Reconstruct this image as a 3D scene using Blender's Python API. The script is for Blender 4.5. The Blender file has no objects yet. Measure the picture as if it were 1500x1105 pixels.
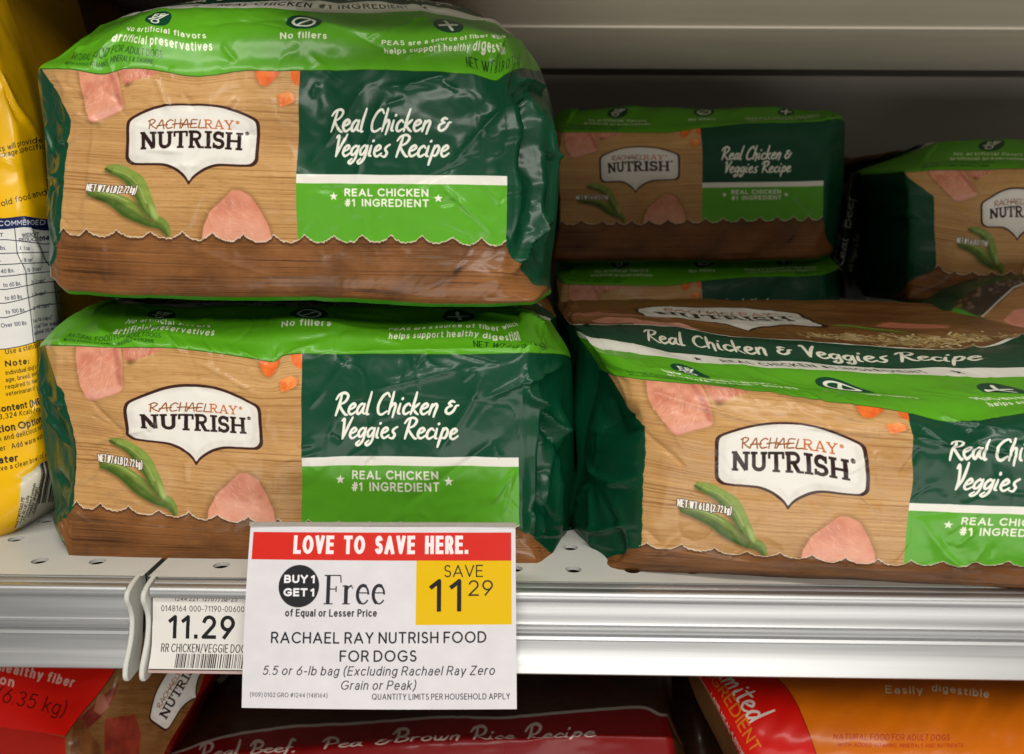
import bpy, math, random
import numpy as np

# ------------------------------------------------------------------ camera, world, lights, exposure
sc = bpy.context.scene
F_PX, IW, IH = 1250.0, 1500, 1105
CAM = np.array([0.0, -0.431, 0.168])
PITCH, YAW, ROLL = math.atan(225 / F_PX), math.radians(0.69), math.radians(0.4)
FW = np.array([-math.sin(YAW) * math.cos(PITCH), math.cos(YAW) * math.cos(PITCH), -math.sin(PITCH)])
_r = np.array([math.cos(YAW), math.sin(YAW), 0.0]); _u = np.cross(_r, FW)
RT = math.cos(ROLL) * _r + math.sin(ROLL) * _u
UP = -math.sin(ROLL) * _r + math.cos(ROLL) * _u

def at(px, py, y):
    """survey helper: the place at depth y (metres into the shelf) seen at that spot of the photograph"""
    d = FW * F_PX + RT * (px - IW / 2) - UP * (py - IH / 2)
    return CAM + d * ((y - CAM[1]) / d[1])

import mathutils
cd = bpy.data.cameras.new('camera'); cam = bpy.data.objects.new('camera', cd)
sc.collection.objects.link(cam); sc.camera = cam
M = mathutils.Matrix((( RT[0], UP[0], -FW[0], CAM[0]), (RT[1], UP[1], -FW[1], CAM[1]), (RT[2], UP[2], -FW[2], CAM[2]), (0, 0, 0, 1)))
cam.matrix_world = M
cd.sensor_width = 36.0; cd.lens = 36.0 * F_PX / IW; cd.clip_start = 0.01; cd.clip_end = 50
cd.dof.use_dof = True; cd.dof.focus_distance = 0.44; cd.dof.aperture_fstop = 11.0

wd = bpy.data.worlds.new('World'); sc.world = wd; wd.use_nodes = True
bg = wd.node_tree.nodes['Background']; bg.inputs[0].default_value = (1.0, 0.95, 0.87, 1); bg.inputs[1].default_value = 0.19

def area(name, loc, tgt, sx, sy, power, col):
    l = bpy.data.lights.new(name, 'AREA'); l.shape = 'RECTANGLE'; l.size = sx; l.size_y = sy; l.energy = power; l.color = col
    o = bpy.data.objects.new(name, l); sc.collection.objects.link(o); o.location = loc
    o.rotation_euler = (mathutils.Vector(tgt) - mathutils.Vector(loc)).to_track_quat('-Z', 'Y').to_euler(); return o
area('ceiling_lamp', (-0.2, -1.0, 1.9), (0.0, -0.05, 0.1), 2.2, 0.26, 28, (1.0, 0.96, 0.88))
area('aisle_fill', (0.25, -1.55, 1.0), (0.0, 0.0, 0.1), 1.3, 0.30, 15, (1.0, 0.96, 0.89))  # added soft fill from the aisle side, stands for no fixture
area('floor_bounce', (0.35, -1.7, -0.75), (0.2, 0.1, 0.28), 2.2, 0.8, 20, (1.0, 0.96, 0.90))
sc.view_settings.view_transform = 'Standard'; sc.view_settings.look = 'None'
sc.view_settings.exposure = -0.12; sc.view_settings.gamma = 1.0; sc.view_settings.use_curve_mapping = False

# ------------------------------------------------------------------ scene-graph helpers
COL = sc.collection
def tag(o, label=None, cat=None, group=None, kind=None):
    if label: o['label'] = label
    if cat: o['category'] = cat
    if group: o['group'] = group
    if kind: o['kind'] = kind
    return o
def empty(name, loc=(0, 0, 0), rot=(0, 0, 0)):
    o = bpy.data.objects.new(name, None); COL.objects.link(o); o.location = loc; o.rotation_euler = rot
    o.empty_display_size = 0.02; return o
def mesh_obj(name, verts, faces, mat, parent=None, uvs=None, smooth=False, normals=None):
    me = bpy.data.meshes.new(name)
    me.from_pydata([tuple(map(float, v)) for v in verts], [], faces)
    if uvs is not None:
        uvl = me.uv_layers.new(name='UVMap')
        li = np.empty(len(me.loops), dtype=np.int32); me.loops.foreach_get('vertex_index', li)
        uvl.data.foreach_set('uv', np.asarray(uvs, dtype=np.float32)[li].ravel())
    me.materials.append(mat)
    if smooth:
        me.polygons.foreach_set('use_smooth', [True] * len(me.polygons))
    if normals is not None:
        me.normals_split_custom_set_from_vertices([tuple(map(float, n)) for n in normals])
    me.update()
    o = bpy.data.objects.new(name, me); COL.objects.link(o); o.parent = parent
    return o
def box(name, lo, hi, mat, parent=None, bevel=0.0):
    x0, y0, z0 = lo; x1, y1, z1 = hi
    v = [(x0, y0, z0), (x1, y0, z0), (x1, y1, z0), (x0, y1, z0), (x0, y0, z1), (x1, y0, z1), (x1, y1, z1), (x0, y1, z1)]
    f = [(0, 3, 2, 1), (4, 5, 6, 7), (0, 1, 5, 4), (1, 2, 6, 5), (2, 3, 7, 6), (3, 0, 4, 7)]
    o = mesh_obj(name, v, f, mat, parent)
    if bevel:
        b = o.modifiers.new('bevel', 'BEVEL'); b.width = bevel; b.segments = 2
    return o
def extrude_profile(name, prof, x0, x1, mat, parent=None, closed=True, smooth=False, nx=1, sag=0.0):
    """prof: list of (y,z); extruded along x"""
    n = len(prof); v = []; f = []
    for i in range(nx + 1):
        x = x0 + (x1 - x0) * i / nx
        v += [(x, p[0], p[1]) for p in prof]
    for i in range(nx):
        for j in range(n if closed else n - 1):
            a = i * n + j; b = i * n + (j + 1) % n
            f.append((a, a + n, b + n, b))
    if closed:
        f.append(tuple(range(n))); f.append(tuple(range(nx * n + n - 1, nx * n - 1, -1)))
    o = mesh_obj(name, v, f, mat, parent)
    bpy_fix(o)
    if smooth:
        for p in o.data.polygons: p.use_smooth = len(p.vertices) == 4
        o.data.set_sharp_from_angle(angle=math.radians(35))
    return o
import bmesh
def bpy_fix(o):
    bm = bmesh.new(); bm.from_mesh(o.data); bmesh.ops.recalc_face_normals(bm, faces=bm.faces); bm.to_mesh(o.data); bm.free()

# ------------------------------------------------------------------ noise
def vnoise(shape, cells, seed):
    """smooth value noise, shape (h,w), cells (ch,cw)"""
    rg = np.random.RandomState(seed); h, w = shape; ch, cw = max(1, int(cells[0])), max(1, int(cells[1]))
    g = rg.rand(ch + 2, cw + 2).astype(np.float32)
    y = np.linspace(0, ch, h, endpoint=False); x = np.linspace(0, cw, w, endpoint=False)
    yi = y.astype(int); xi = x.astype(int); fy = (y - yi).astype(np.float32); fx = (x - xi).astype(np.float32)
    fy = fy * fy * (3 - 2 * fy); fx = fx * fx * (3 - 2 * fx)
    r0 = g[yi][:, xi] * (1 - fx) + g[yi][:, xi + 1] * fx
    r1 = g[yi + 1][:, xi] * (1 - fx) + g[yi + 1][:, xi + 1] * fx
    return r0 * (1 - fy[:, None]) + r1 * fy[:, None]
def fbm(shape, cells, seed, octs=4, gain=0.5):
    s = 0; a = 1.0; t = 0
    for k in range(octs):
        s = s + a * vnoise(shape, (cells[0] * 2 ** k, cells[1] * 2 ** k), seed + k * 17); t += a; a *= gain
    return s / t

# ------------------------------------------------------------------ fonts (drawn here, stroke by stroke)
SANS = {
'A': (.84, ".0,0 .42,1 .84,0|.15,.31 .69,.31"), 'B': (.63, "0,0 0,1 .33,1 @.33,.76,.24,.24,90,-90 0,.52|.33,.52 @.36,.26,.27,.26,90,-90 0,0"),
'C': (.82, "@.48,.5,.48,.5,45,315"), 'D': (.76, "0,0 0,1 .28,1 @.28,.5,.48,.5,90,-90 0,0"),
'E': (.55, "0,0 0,1|0,1 .55,1|0,.52 .5,.52|0,0 .55,0"), 'F': (.52, "0,0 0,1|0,1 .54,1|0,.5 .47,.5"),
'G': (.88, "@.48,.5,.48,.5,45,322 .88,.45 .52,.45"), 'H': (.7, "0,0 0,1|.7,0 .7,1|0,.51 .7,.51"), 'I': (0, "0,0 0,1"),
'J': (.42, "@.21,.24,.21,.24,200,360 .42,1"), 'K': (.62, "0,0 0,1|.6,1 0,.36|.2,.56 .64,0"), 'L': (.5, "0,1 0,0|0,0 .52,0"),
'M': (.84, "0,0 0,1 .42,.3 .84,1 .84,0"), 'N': (.7, "0,0 0,1 .7,0 .7,1"), 'O': (.98, "@.49,.5,.49,.5,0,360"),
'P': (.6, "0,0 0,1 .34,1 @.34,.73,.27,.27,90,-90 0,.46"), 'Q': (.98, "@.49,.5,.49,.5,0,360|.6,.28 .95,-.04"),
'R': (.62, "0,0 0,1 .34,1 @.34,.74,.26,.26,90,-90 0,.48|.36,.48 .63,0"), 'S': (.56, "@.28,.755,.24,.245,35,270 @.29,.255,.27,.255,90,-150"),
'T': (.66, "0,1 .66,1|.33,1 .33,0"), 'U': (.66, "0,1 0,.34 @.33,.33,.33,.33,180,360 .66,1"), 'V': (.76, "0,1 .38,0 .76,1"),
'W': (1.12, "0,1 .3,0 .56,1 .82,0 1.12,1"), 'X': (.66, "0,0 .66,1|0,1 .66,0"), 'Y': (.68, "0,1 .34,.45 .68,1|.34,.45 .34,0"), 'Z': (.62, "0,1 .62,1 0,0 .62,0"),
'a': (.45, "@.25,.46,.2,.24,150,0 .45,0|.45,.38 .22,.4 @.22,.2,.2,.2,90,270 .3,0 .45,.14"), 'b': (.52, "0,1 0,0|@.26,.35,.26,.35,0,360"),
'c': (.48, "@.28,.35,.28,.35,45,315"), 'd': (.52, "@.26,.35,.26,.35,0,360|.52,1.02 .52,0"), 'e': (.54, ".02,.36 .54,.36 @.28,.35,.27,.35,0,312"),
'f': (.28, "@.3,.82,.16,.2,75,180 .14,0|0,.68 .3,.68"), 'g': (.52, "@.26,.35,.26,.35,0,360|.52,.7 .52,-.05 @.27,-.05,.25,.24,0,-150"),
'h': (.46, "0,1.02 0,0|0,.42 @.23,.44,.23,.26,180,0 .46,0"), 'i': (0, "0,.7 0,0|0,.93 0,.96"), 'j': (.1, ".1,.7 .1,-.1 @-.04,-.1,.14,.16,0,-90|.1,.93 .1,.96"),
'k': (.44, "0,1.02 0,0|.42,.7 0,.26|.15,.42 .46,0"), 'l': (0, "0,1.02 0,0"), 'm': (.74, "0,.7 0,0|0,.42 @.18,.46,.185,.24,180,0 .37,0|.37,.44 @.555,.46,.185,.24,180,0 .74,0"),
'n': (.46, "0,.7 0,0|0,.42 @.23,.44,.23,.26,180,0 .46,0"), 'o': (.56, "@.28,.35,.28,.35,0,360"), 'p': (.52, "0,.7 0,-.28|@.26,.35,.26,.35,0,360"),
'q': (.52, ".52,.7 .52,-.28|@.26,.35,.26,.35,0,360"), 'r': (.27, "0,.7 0,0|0,.4 @.2,.44,.2,.26,180,70"), 's': (.39, "@.2,.52,.17,.18,40,270 @.2,.17,.19,.17,90,-150"),
't': (.3, ".13,.92 .13,.15 @.27,.14,.14,.14,180,280|0,.68 .32,.68"), 'u': (.46, "0,.7 0,.24 @.23,.24,.23,.24,180,360 .46,.7|.46,.24 .46,0"),
'v': (.5, "0,.7 .25,0 .5,.7"), 'w': (.8, "0,.7 .22,0 .4,.66 .58,0 .8,.7"), 'x': (.46, "0,0 .46,.7|0,.7 .46,0"), 'y': (.5, "0,.7 .26,0|.52,.7 .19,-.28"), 'z': (.42, "0,.7 .42,.7 0,0 .42,0"),
'0': (.58, "@.29,.5,.29,.5,0,360"), '1': (.28, ".0,.8 .24,1 .24,0"), '2': (.56, "@.28,.72,.26,.28,165,-38 0,0 .56,0"),
'3': (.54, "@.26,.76,.23,.24,150,-90 @.27,.26,.27,.26,90,-150"), '4': (.6, ".46,0 .46,1 0,.28 .6,.28"), '5': (.54, ".5,1 .12,1 .06,.56 @.26,.33,.28,.33,130,-145"),
'6': (.58, "@.29,.31,.28,.31,0,360|.44,1 .06,.46"), '7': (.52, "0,1 .52,1 .16,0"), '8': (.56, "@.28,.75,.24,.25,0,360|@.28,.25,.28,.25,0,360"), '9': (.56, "@.28,.69,.28,.31,0,360|.52,.54 .14,0"),
'.': (0, "0,0 0,.03"), ',': (.05, ".05,.04 0,-.14"), ':': (0, "0,0 0,.03|0,.5 0,.53"), '#': (.66, ".2,0 .34,1|.46,0 .6,1|.02,.32 .66,.32|.08,.68 .7,.68"),
'&': (.7, ".66,0 .14,.66 @.3,.79,.2,.21,210,-20 .36,.54 @.26,.26,.26,.26,120,300 .68,.42"), '(': (.2, ".22,1.1 .03,.75 .03,.15 .22,-.2"), ')': (.2, "0,1.1 .19,.75 .19,.15 0,-.2"),
'-': (.3, "0,.38 .3,.38"), '/': (.4, "0,-.1 .4,1.05"), "'": (0, "0,.8 0,1"), '*': (.2, "0,.8 .2,1|0,1 .2,.8|.1,1.03 .1,.77"), '+': (.5, "0,.5 .5,.5|.25,.25 .25,.75"),
'½': (.6, ".0,.85 .1,.95 .1,.5|.05,.0 .55,1|@.48,.3,.1,.13,160,-30 .38,0 .6,0"), '¼': (.6, ".0,.85 .1,.95 .1,.5|.05,.0 .55,1|.56,0 .56,.45 .36,.14 .62,.14"),
'¾': (.62, "@.1,.85,.1,.12,150,-90 @.1,.6,.11,.13,90,-150|.05,.0 .55,1|.58,0 .58,.45 .38,.14 .64,.14"),
'®': (.5, "@.25,.8,.22,.22,0,360|.18,.68 .18,.92 .3,.9 .3,.82 .18,.8|.24,.8 .33,.68")}
# slab serif: list of (weight factor, path)
SLAB = {
'N': (.98, [(1, ".17,0 .17,1"), (1.15, ".15,.98 .8,.04"), (.9, ".8,.02 .8,1"), (.6, "0,.045 .36,.045"), (.6, "0,.955 .24,.955"), (.6, ".6,.955 .99,.955")]),
'U': (.92, [(1, ".17,1 .17,.34 @.45,.34,.28,.26,180,360 .73,1"), (.6, "0,.955 .38,.955"), (.6, ".56,.955 .92,.955")]),
'T': (.84, [(1.05, ".42,0 .42,1"), (.6, "0,.955 .84,.955"), (.6, ".04,.68 .04,1"), (.6, ".8,.68 .8,1"), (.6, ".22,.045 .62,.045")]),
'R': (.9, [(1, ".17,0 .17,1"), (.8, ".0,.95 .44,.95 @.44,.73,.24,.22,90,-90 .17,.51"), (1, ".42,.5 .66,.06"), (.6, "0,.045 .38,.045"), (.6, ".6,.045 .92,.045")]),
'I': (.42, [(1.05, ".21,0 .21,1"), (.6, "0,.045 .42,.045"), (.6, "0,.955 .42,.955")]),
'S': (.66, [(.95, "@.32,.715,.23,.215,30,250 @.34,.285,.25,.215,80,-150"), (.6, ".57,.66 .57,.98"), (.6, ".06,.02 .06,.34")]),
'H': (.98, [(1, ".19,0 .19,1"), (1, ".79,0 .79,1"), (.65, ".19,.5 .79,.5"), (.6, "0,.045 .38,.045"), (.6, "0,.955 .38,.955"), (.6, ".6,.045 .98,.045"), (.6, ".6,.955 .98,.955")]),
'A': (.9, [(.7, ".12,0 .43,1"), (1, ".43,1 .78,0"), (.6, ".22,.3 .68,.3"), (.6, "0,.045 .3,.045"), (.6, ".58,.045 .92,.045")]),
'Y': (.86, [(1, ".12,.95 .43,.45 .43,0"), (.75, ".43,.45 .74,.95"), (.6, "0,.955 .32,.955"), (.6, ".56,.955 .88,.955"), (.6, ".24,.045 .62,.045")])}
HAND = {
'R': (.62, ".0,.9 .03,0|-.14,.86 .2,1.06 .48,.9 .3,.62 .08,.48|.1,.48 .36,.22 .68,.02"), 'A': (.6, "-.1,0 .12,.5 .36,1 .46,.5 .56,0|-.05,.34 .4,.4 .86,.42"), 'C': (.62, ".62,.86 .4,.98 .1,.72 .02,.3 .2,.02 .6,.1"),
'H': (.66, ".04,0 .1,1|.56,0 .62,1|-.14,.44 .3,.5 .84,.5"), 'E': (.58, ".56,.94 .1,.9 .06,.4 .04,.04 .56,.06|-.1,.46 .5,.5"), 'L': (.5, ".12,.94 .06,.3 .04,.02 .56,.04")}
DIDONE = {
'F': (.62, [(1, ".16,0 .16,1"), (.3, "0,.985 .62,.985"), (.3, ".62,.985 .64,.74"), (.3, ".16,.52 .46,.52"), (.3, ".46,.62 .46,.42"), (.3, "0,.015 .34,.015")]),
'r': (.44, [(1, ".14,0 .14,.64"), (.3, "0,.62 .14,.64"), (.45, ".14,.42 .22,.58 .34,.64"), (1.0, ".35,.59 .38,.6"), (.3, "0,.015 .3,.015")]),
'e': (.52, [(.3, ".06,.39 .46,.39"), (.5, "@.27,.33,.2,.315,0,60"), (.85, "@.27,.33,.215,.315,60,250"), (.4, "@.27,.33,.22,.315,250,325")])}
SCRIPT = {
'R': (.56, "-.1,.76 .02,.96 .28,1.04 .46,.9 .36,.64 .1,.5|.14,.98 .1,.5 .04,-.02|.1,.52 .26,.28 .5,.02 .6,.0"), 'e': (.38, ".03,.24 .2,.32 .3,.44 .2,.54 .06,.42 .03,.18 .14,.02 .26,.04 .4,.16"),
'a': (.42, ".33,.44 .18,.52 .03,.3 .05,.06 .18,.06 .33,.44|.34,.52 .3,.14 .42,.02"), 'l': (.2, ".12,1.06 .05,.5 .05,.04 .16,.0"),
'C': (.52, ".5,.84 .38,1 .16,.84 .02,.45 .08,.08 .26,-.02 .5,.14"), 'h': (.4, ".1,1.06 .03,.0|.04,.26 .2,.52 .3,.42 .28,.1 .26,-.16"),
'i': (.2, ".06,.52 .04,.1 .14,.02|.1,.72 .13,.78"), 'c': (.34, ".32,.42 .2,.52 .05,.36 .04,.12 .16,.0 .34,.12"), 'k': (.4, ".1,1.06 .03,.0|.32,.54 .07,.26|.1,.27 .24,.1 .38,.0"),
'n': (.4, ".06,.52 .03,.0|.05,.28 .2,.52 .31,.42 .28,.1 .26,-.12"), '&': (.6, ".34,.62 .2,.66 .1,.54 .26,.44|.26,.44 .06,.34 .04,.14 .2,.04 .38,.18 .46,.42 .56,.46"),
'V': (.4, "-.04,.92 .06,1 .1,.6 .14,.0|.14,.0 .3,.6 .46,1.08"), 'g': (.42, ".33,.42 .2,.52 .03,.34 .07,.1 .2,.1 .34,.42|.36,.52 .32,-.1 .14,-.36 .02,-.28 .14,-.12"),
's': (.34, ".32,.58 .16,.46 .14,.34 .26,.18 .18,.0 .0,.04"), 'p': (.42, ".1,.54 .04,.0 -.0,-.4|.06,.3 .2,.54 .34,.4 .26,.08 .07,.08"), 'B': (.52, ".12,.98 .06,.0|-.08,.82 .1,1.02 .38,.98 .4,.74 .12,.56|.12,.56 .42,.48 .44,.16 .2,-.02 .04,.04"),
'r': (.32, ".06,.52 .03,.0|.05,.28 .16,.5 .3,.5"), 'o': (.4, ".2,.52 .05,.36 .06,.08 .2,.0 .34,.18 .32,.44 .2,.52"), 'w': (.56, ".04,.52 .06,.08 .2,.04 .28,.4|.28,.44 .28,.08 .4,.04 .52,.52"),
'f': (.3, ".34,1.0 .2,1.04 .12,.7 .06,.0 .0,-.3|.0,.5 .28,.54"), 'P': (.5, ".12,.98 .06,-.02|-.08,.8 .1,1.02 .4,.98 .42,.68 .1,.5"), 'L': (.46, ".16,1.02 .06,.5 .02,.04 .2,-.02 .46,.08"),
'm': (.62, ".06,.52 .03,.0|.05,.28 .18,.52 .26,.4 .24,.0|.26,.3 .4,.52 .48,.4 .46,.0"), 't': (.28, ".14,.86 .08,.3 .1,.04 .22,.02|-.02,.58 .3,.64"), 'd': (.42, ".32,.42 .18,.52 .03,.3 .06,.04 .18,.06 .32,.4|.38,1.06 .32,.4 .34,.0"),
',': (.1, ".04,.02 .0,-.12")}

def arc_pts(cx, cy, rx, ry, a0, a1):
    n = max(4, int(abs(a1 - a0) / 14)); a = np.radians(np.linspace(a0, a1, n + 1))
    return [(cx + rx * math.cos(t), cy + ry * math.sin(t)) for t in a]
def parse(s):
    out = []
    for st in s.split('|'):
        pts = []
        for tk in st.split():
            if tk[0] == '@': pts += arc_pts(*map(float, tk[1:].split(',')))
            else: pts.append(tuple(map(float, tk.split(','))))
        out.append(np.array(pts))
    return out
def smooth_path(p, n=6):
    if len(p) < 3: return p
    q = np.vstack([2 * p[0] - p[1], p, 2 * p[-1] - p[-2]]); out = []
    for i in range(1, len(q) - 2):
        for k in range(n):
            t = k / n; a, b, c, d = q[i - 1], q[i], q[i + 1], q[i + 2]
            out.append(.5 * (2 * b + (c - a) * t + (2 * a - 5 * b + 4 * c - d) * t * t + (3 * b - a - 3 * c + d) * t ** 3))
    out.append(p[-1]); return np.array(out)

# ------------------------------------------------------------------ printed artwork, drawn as coverage on a pixel sheet
def rgb(h):
    return np.array([int(h[i:i + 2], 16) / 255 for i in (0, 2, 4)], dtype=np.float32)
class Art:
    def __init__(s, u0, u1, v0, v1, ppm, base='FFFFFF'):
        s.u0, s.u1, s.v0, s.v1, s.k = u0, u1, v0, v1, ppm
        s.w = int(round((u1 - u0) * ppm)); s.h = int(round((v1 - v0) * ppm))
        s.a = np.empty((s.h, s.w, 3), np.float32); s.a[:] = rgb(base)
        s.clip = None
    def px(s, p):
        p = np.asarray(p, float); return np.stack([(p[..., 0] - s.u0) * s.k, (p[..., 1] - s.v0) * s.k], -1)
    def win(s, p, pad):
        x0 = max(0, int(p[:, 0].min() - pad)); x1 = min(s.w, int(p[:, 0].max() + pad) + 1)
        y0 = max(0, int(p[:, 1].min() - pad)); y1 = min(s.h, int(p[:, 1].max() + pad) + 1)
        return (x0, x1, y0, y1) if x1 > x0 and y1 > y0 else None
    def blend(s, w, cov, col, alpha=1.0):
        x0, x1, y0, y1 = w
        if s.clip is not None: cov = cov * s.clip[y0:y1, x0:x1]
        c = (cov * alpha)[..., None].astype(np.float32)
        s.a[y0:y1, x0:x1] = s.a[y0:y1, x0:x1] * (1 - c) + col * c
    def cover(s, poly, soft=0.0):
        p = s.px(poly); w = s.win(p, 2 + soft * s.k * 2)
        if w is None: return None, None
        x0, x1, y0, y1 = w; ss = 3 if (x1 - x0) * (y1 - y0) < 1500000 else 1
        xs = (np.arange((x1 - x0) * ss) + .5) / ss + x0; ys = (np.arange((y1 - y0) * ss) + .5) / ss + y0
        ins = np.zeros((len(ys), len(xs)), bool)
        q = np.roll(p, -1, 0)
        for (ax, ay), (bx, by) in zip(p, q):
            if ay == by: continue
            lo, hi = (ay, by) if ay < by else (by, ay)
            r = np.nonzero((ys > lo) & (ys <= hi))[0]
            if len(r) == 0: continue
            xc = ax + (ys[r] - ay) * (bx - ax) / (by - ay)
            ins[r[0]:r[-1] + 1] ^= xs[None, :] < xc[:, None]
        cov = ins.reshape(y1 - y0, ss, x1 - x0, ss).mean((1, 3)).astype(np.float32)
        if soft: cov = blur(cov, soft * s.k)
        return w, cov
    def poly(s, poly, col, alpha=1.0, soft=0.0, tex=None):
        w, cov = s.cover(poly, soft)
        if w is None: return
        c = rgb(col)
        if tex is not None:       # tex: (amount, cell mm, seed, colour2)
            x0, x1, y0, y1 = w
            n = fbm((y1 - y0, x1 - x0), ((y1 - y0) / s.k / tex[1] + 1, (x1 - x0) / s.k / tex[1] + 1), tex[2], 4, .6)
            n = np.clip((n - .5) * 3 * tex[0] + .5, 0, 1)[..., None]
            c = c * (1 - n) + rgb(tex[3]) * n
        s.blend(w, cov, c, alpha)
    def stroke(s, pts, wid, col, alpha=1.0, butt=False, ylim=None, taper=0.0):
        p = s.px(pts); r = wid * s.k / 2; w = s.win(p, r + 2)
        if w is None: return
        x0, x1, y0, y1 = w
        X, Y = np.meshgrid(np.arange(x0, x1) + .5, np.arange(y0, y1) + .5)
        D = np.full(X.shape, 1e9); n = len(p) - 1
        for i in range(n):
            a = p[i]; d = p[i + 1] - a; L2 = d @ d
            if L2 < 1e-9: continue
            t = ((X - a[0]) * d[0] + (Y - a[1]) * d[1]) / L2; tc = np.clip(t, 0, 1)
            dist = np.hypot(X - a[0] - tc * d[0], Y - a[1] - tc * d[1])
            if taper:
                f = (i + tc) / n; dist = dist + taper * r * (.15 + .85 * np.abs(2 * f - 1) ** 2.2)
            if butt:
                L = math.sqrt(L2)
                if i == 0: dist = np.where(t * L < -.0, np.maximum(dist, r - .0 + (-t * L)), dist)
                if i == n - 1: dist = np.where((t - 1) * L > 0, np.maximum(dist, r + (t - 1) * L), dist)
            D = np.minimum(D, dist)
        cov = np.clip(r - D + .5, 0, 1)
        if r < .5: cov = cov * 1.0
        s.blend(w, cov, rgb(col), alpha)
    def text(s, txt, x, y, h, col, wt=.12, font=SANS, sx=1.0, sp=.22, rot=0.0, slant=0.0, align='l', width=None, butt=False, alpha=1.0, space=.42, outline=None):
        """x,y in mm = baseline start; h = cap height in mm; wt = stroke/cap height"""
        gl = []
        for ch in txt:
            g = None if ch == ' ' else (font.get(ch) or font.get(ch.upper()) or SANS.get(ch)); gl.append((ch, g))
        ww = wt if font is SANS else 0.0
        flex = sum(space if c == ' ' else (g[0] + sp if g else .3) for c, g in gl) - sp; fixed = sum(ww for c, g in gl if g)
        if width: sx = max(.12, (width / h - fixed) / flex)
        adv = []; cur = 0.0
        for c, g in gl:
            if g is None: cur += (space if c == ' ' else .3) * sx; continue
            adv.append((g, cur)); cur += (g[0] + sp) * sx + ww
        tot = cur - sp * sx
        off = {'l': 0, 'c': -tot / 2, 'r': -tot}[align]
        cr, sr = math.cos(math.radians(rot)), math.sin(math.radians(rot))
        for g, cx in adv:
            if g is None: continue
            strokes = g[1] if isinstance(g[1], list) else [(1, g[1])]
            for m, path in strokes:
                for p in parse(path):
                    if font is SCRIPT or font is HAND: p = smooth_path(p)
                    if font is SANS:
                        p = p.copy(); p[:, 1] = wt / 2 + p[:, 1] * (1 - wt); p[:, 0] += wt / 2 / sx
                    q = np.empty_like(p); q[:, 0] = (p[:, 0] * sx + cx + off) * h + slant * p[:, 1] * h; q[:, 1] = p[:, 1] * h
                    if butt and font is SANS and len(q) > 1:
                        for e, i in ((0, 1), (-1, -2)):          # square ends reach the cap line
                            d = q[e] - q[i]; L = np.hypot(*d)
                            if L > 0: q[e] = q[e] + d / L * wt * h * .5
                    Q = np.stack([x + q[:, 0] * cr - q[:, 1] * sr, y + q[:, 0] * sr + q[:, 1] * cr], -1)
                    if outline: s.stroke(Q, wt * m * h + outline[0] * 2, outline[1], alpha, False)
                    else: s.stroke(Q, wt * m * h, col, alpha, butt or font in (SLAB, DIDONE), taper=.35 if font is SCRIPT else 0)
        return tot * h
    def image(s, name):
        im = bpy.data.images.new(name, s.w, s.h, alpha=False)
        b = np.ones((s.h, s.w, 4), np.float32); b[..., :3] = np.clip(s.a, 0, 1)
        im.pixels.foreach_set(b.ravel()); im.update(); im.pack(); return im
    def uv(s, u, v):
        return (u - s.u0) / (s.u1 - s.u0), (v - s.v0) / (s.v1 - s.v0)
def blur(a, r):
    r = int(max(1, r)); k = np.ones(2 * r + 1) / (2 * r + 1)
    for ax in (0, 1):
        for _ in range(2):
            a = np.apply_along_axis(lambda m: np.convolve(m, k, 'same'), ax, a)
    return a.astype(np.float32)

# ------------------------------------------------------------------ materials
def principled(name):
    m = bpy.data.materials.new(name); m.use_nodes = True; nt = m.node_tree
    return m, nt, nt.nodes['Principled BSDF']
def film_mat(name, im=None, col=None, rough=.34, bump=.1, bscale=220.0, coat=0.24, spec=.22, big=.22):
    """glossy printed plastic film with micro crinkle; colour from the printed sheet or plain"""
    m, nt, b = principled(name); N = nt.nodes; Lk = nt.links
    tc = N.new('ShaderNodeTexCoord')
    if im is not None:
        t = N.new('ShaderNodeTexImage'); t.image = im; t.interpolation = 'Cubic'; t.extension = 'EXTEND'; Lk.new(tc.outputs['UV'], t.inputs[0])
        Lk.new(t.outputs[0], b.inputs['Base Color'])
    else: b.inputs['Base Color'].default_value = (*[((c / 12.92) if c <= .04045 else ((c + .055) / 1.055) ** 2.4) for c in rgb(col)], 1)
    b.inputs['Roughness'].default_value = rough; b.inputs['Coat Weight'].default_value = coat; b.inputs['Coat Roughness'].default_value = .17
    b.inputs['Specular IOR Level'].default_value = spec
    n1 = N.new('ShaderNodeTexNoise'); n1.inputs['Scale'].default_value = bscale; n1.inputs['Detail'].default_value = 4; Lk.new(tc.outputs['Object'], n1.inputs['Vector'])
    n2 = N.new('ShaderNodeTexNoise'); n2.inputs['Scale'].default_value = 45; n2.inputs['Detail'].default_value = 3; n2.inputs['Distortion'].default_value = .4; Lk.new(tc.outputs['Object'], n2.inputs['Vector'])
    b1 = N.new('ShaderNodeBump'); b1.inputs['Strength'].default_value = bump; b1.inputs['Distance'].default_value = .0006; Lk.new(n1.outputs[0], b1.inputs['Height'])
    b2 = N.new('ShaderNodeBump'); b2.inputs['Strength'].default_value = big; b2.inputs['Distance'].default_value = .003; Lk.new(n2.outputs[0], b2.inputs['Height']); Lk.new(b1.outputs[0], b2.inputs['Normal'])
    Lk.new(b2.outputs[0], b.inputs['Normal'])
    r = N.new('ShaderNodeMapRange'); r.inputs['From Min'].default_value = .3; r.inputs['From Max'].default_value = .7
    r.inputs['To Min'].default_value = rough - .06; r.inputs['To Max'].default_value = rough + .1; Lk.new(n2.outputs[0], r.inputs[0]); Lk.new(r.outputs[0], b.inputs['Roughness'])
    return m
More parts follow.
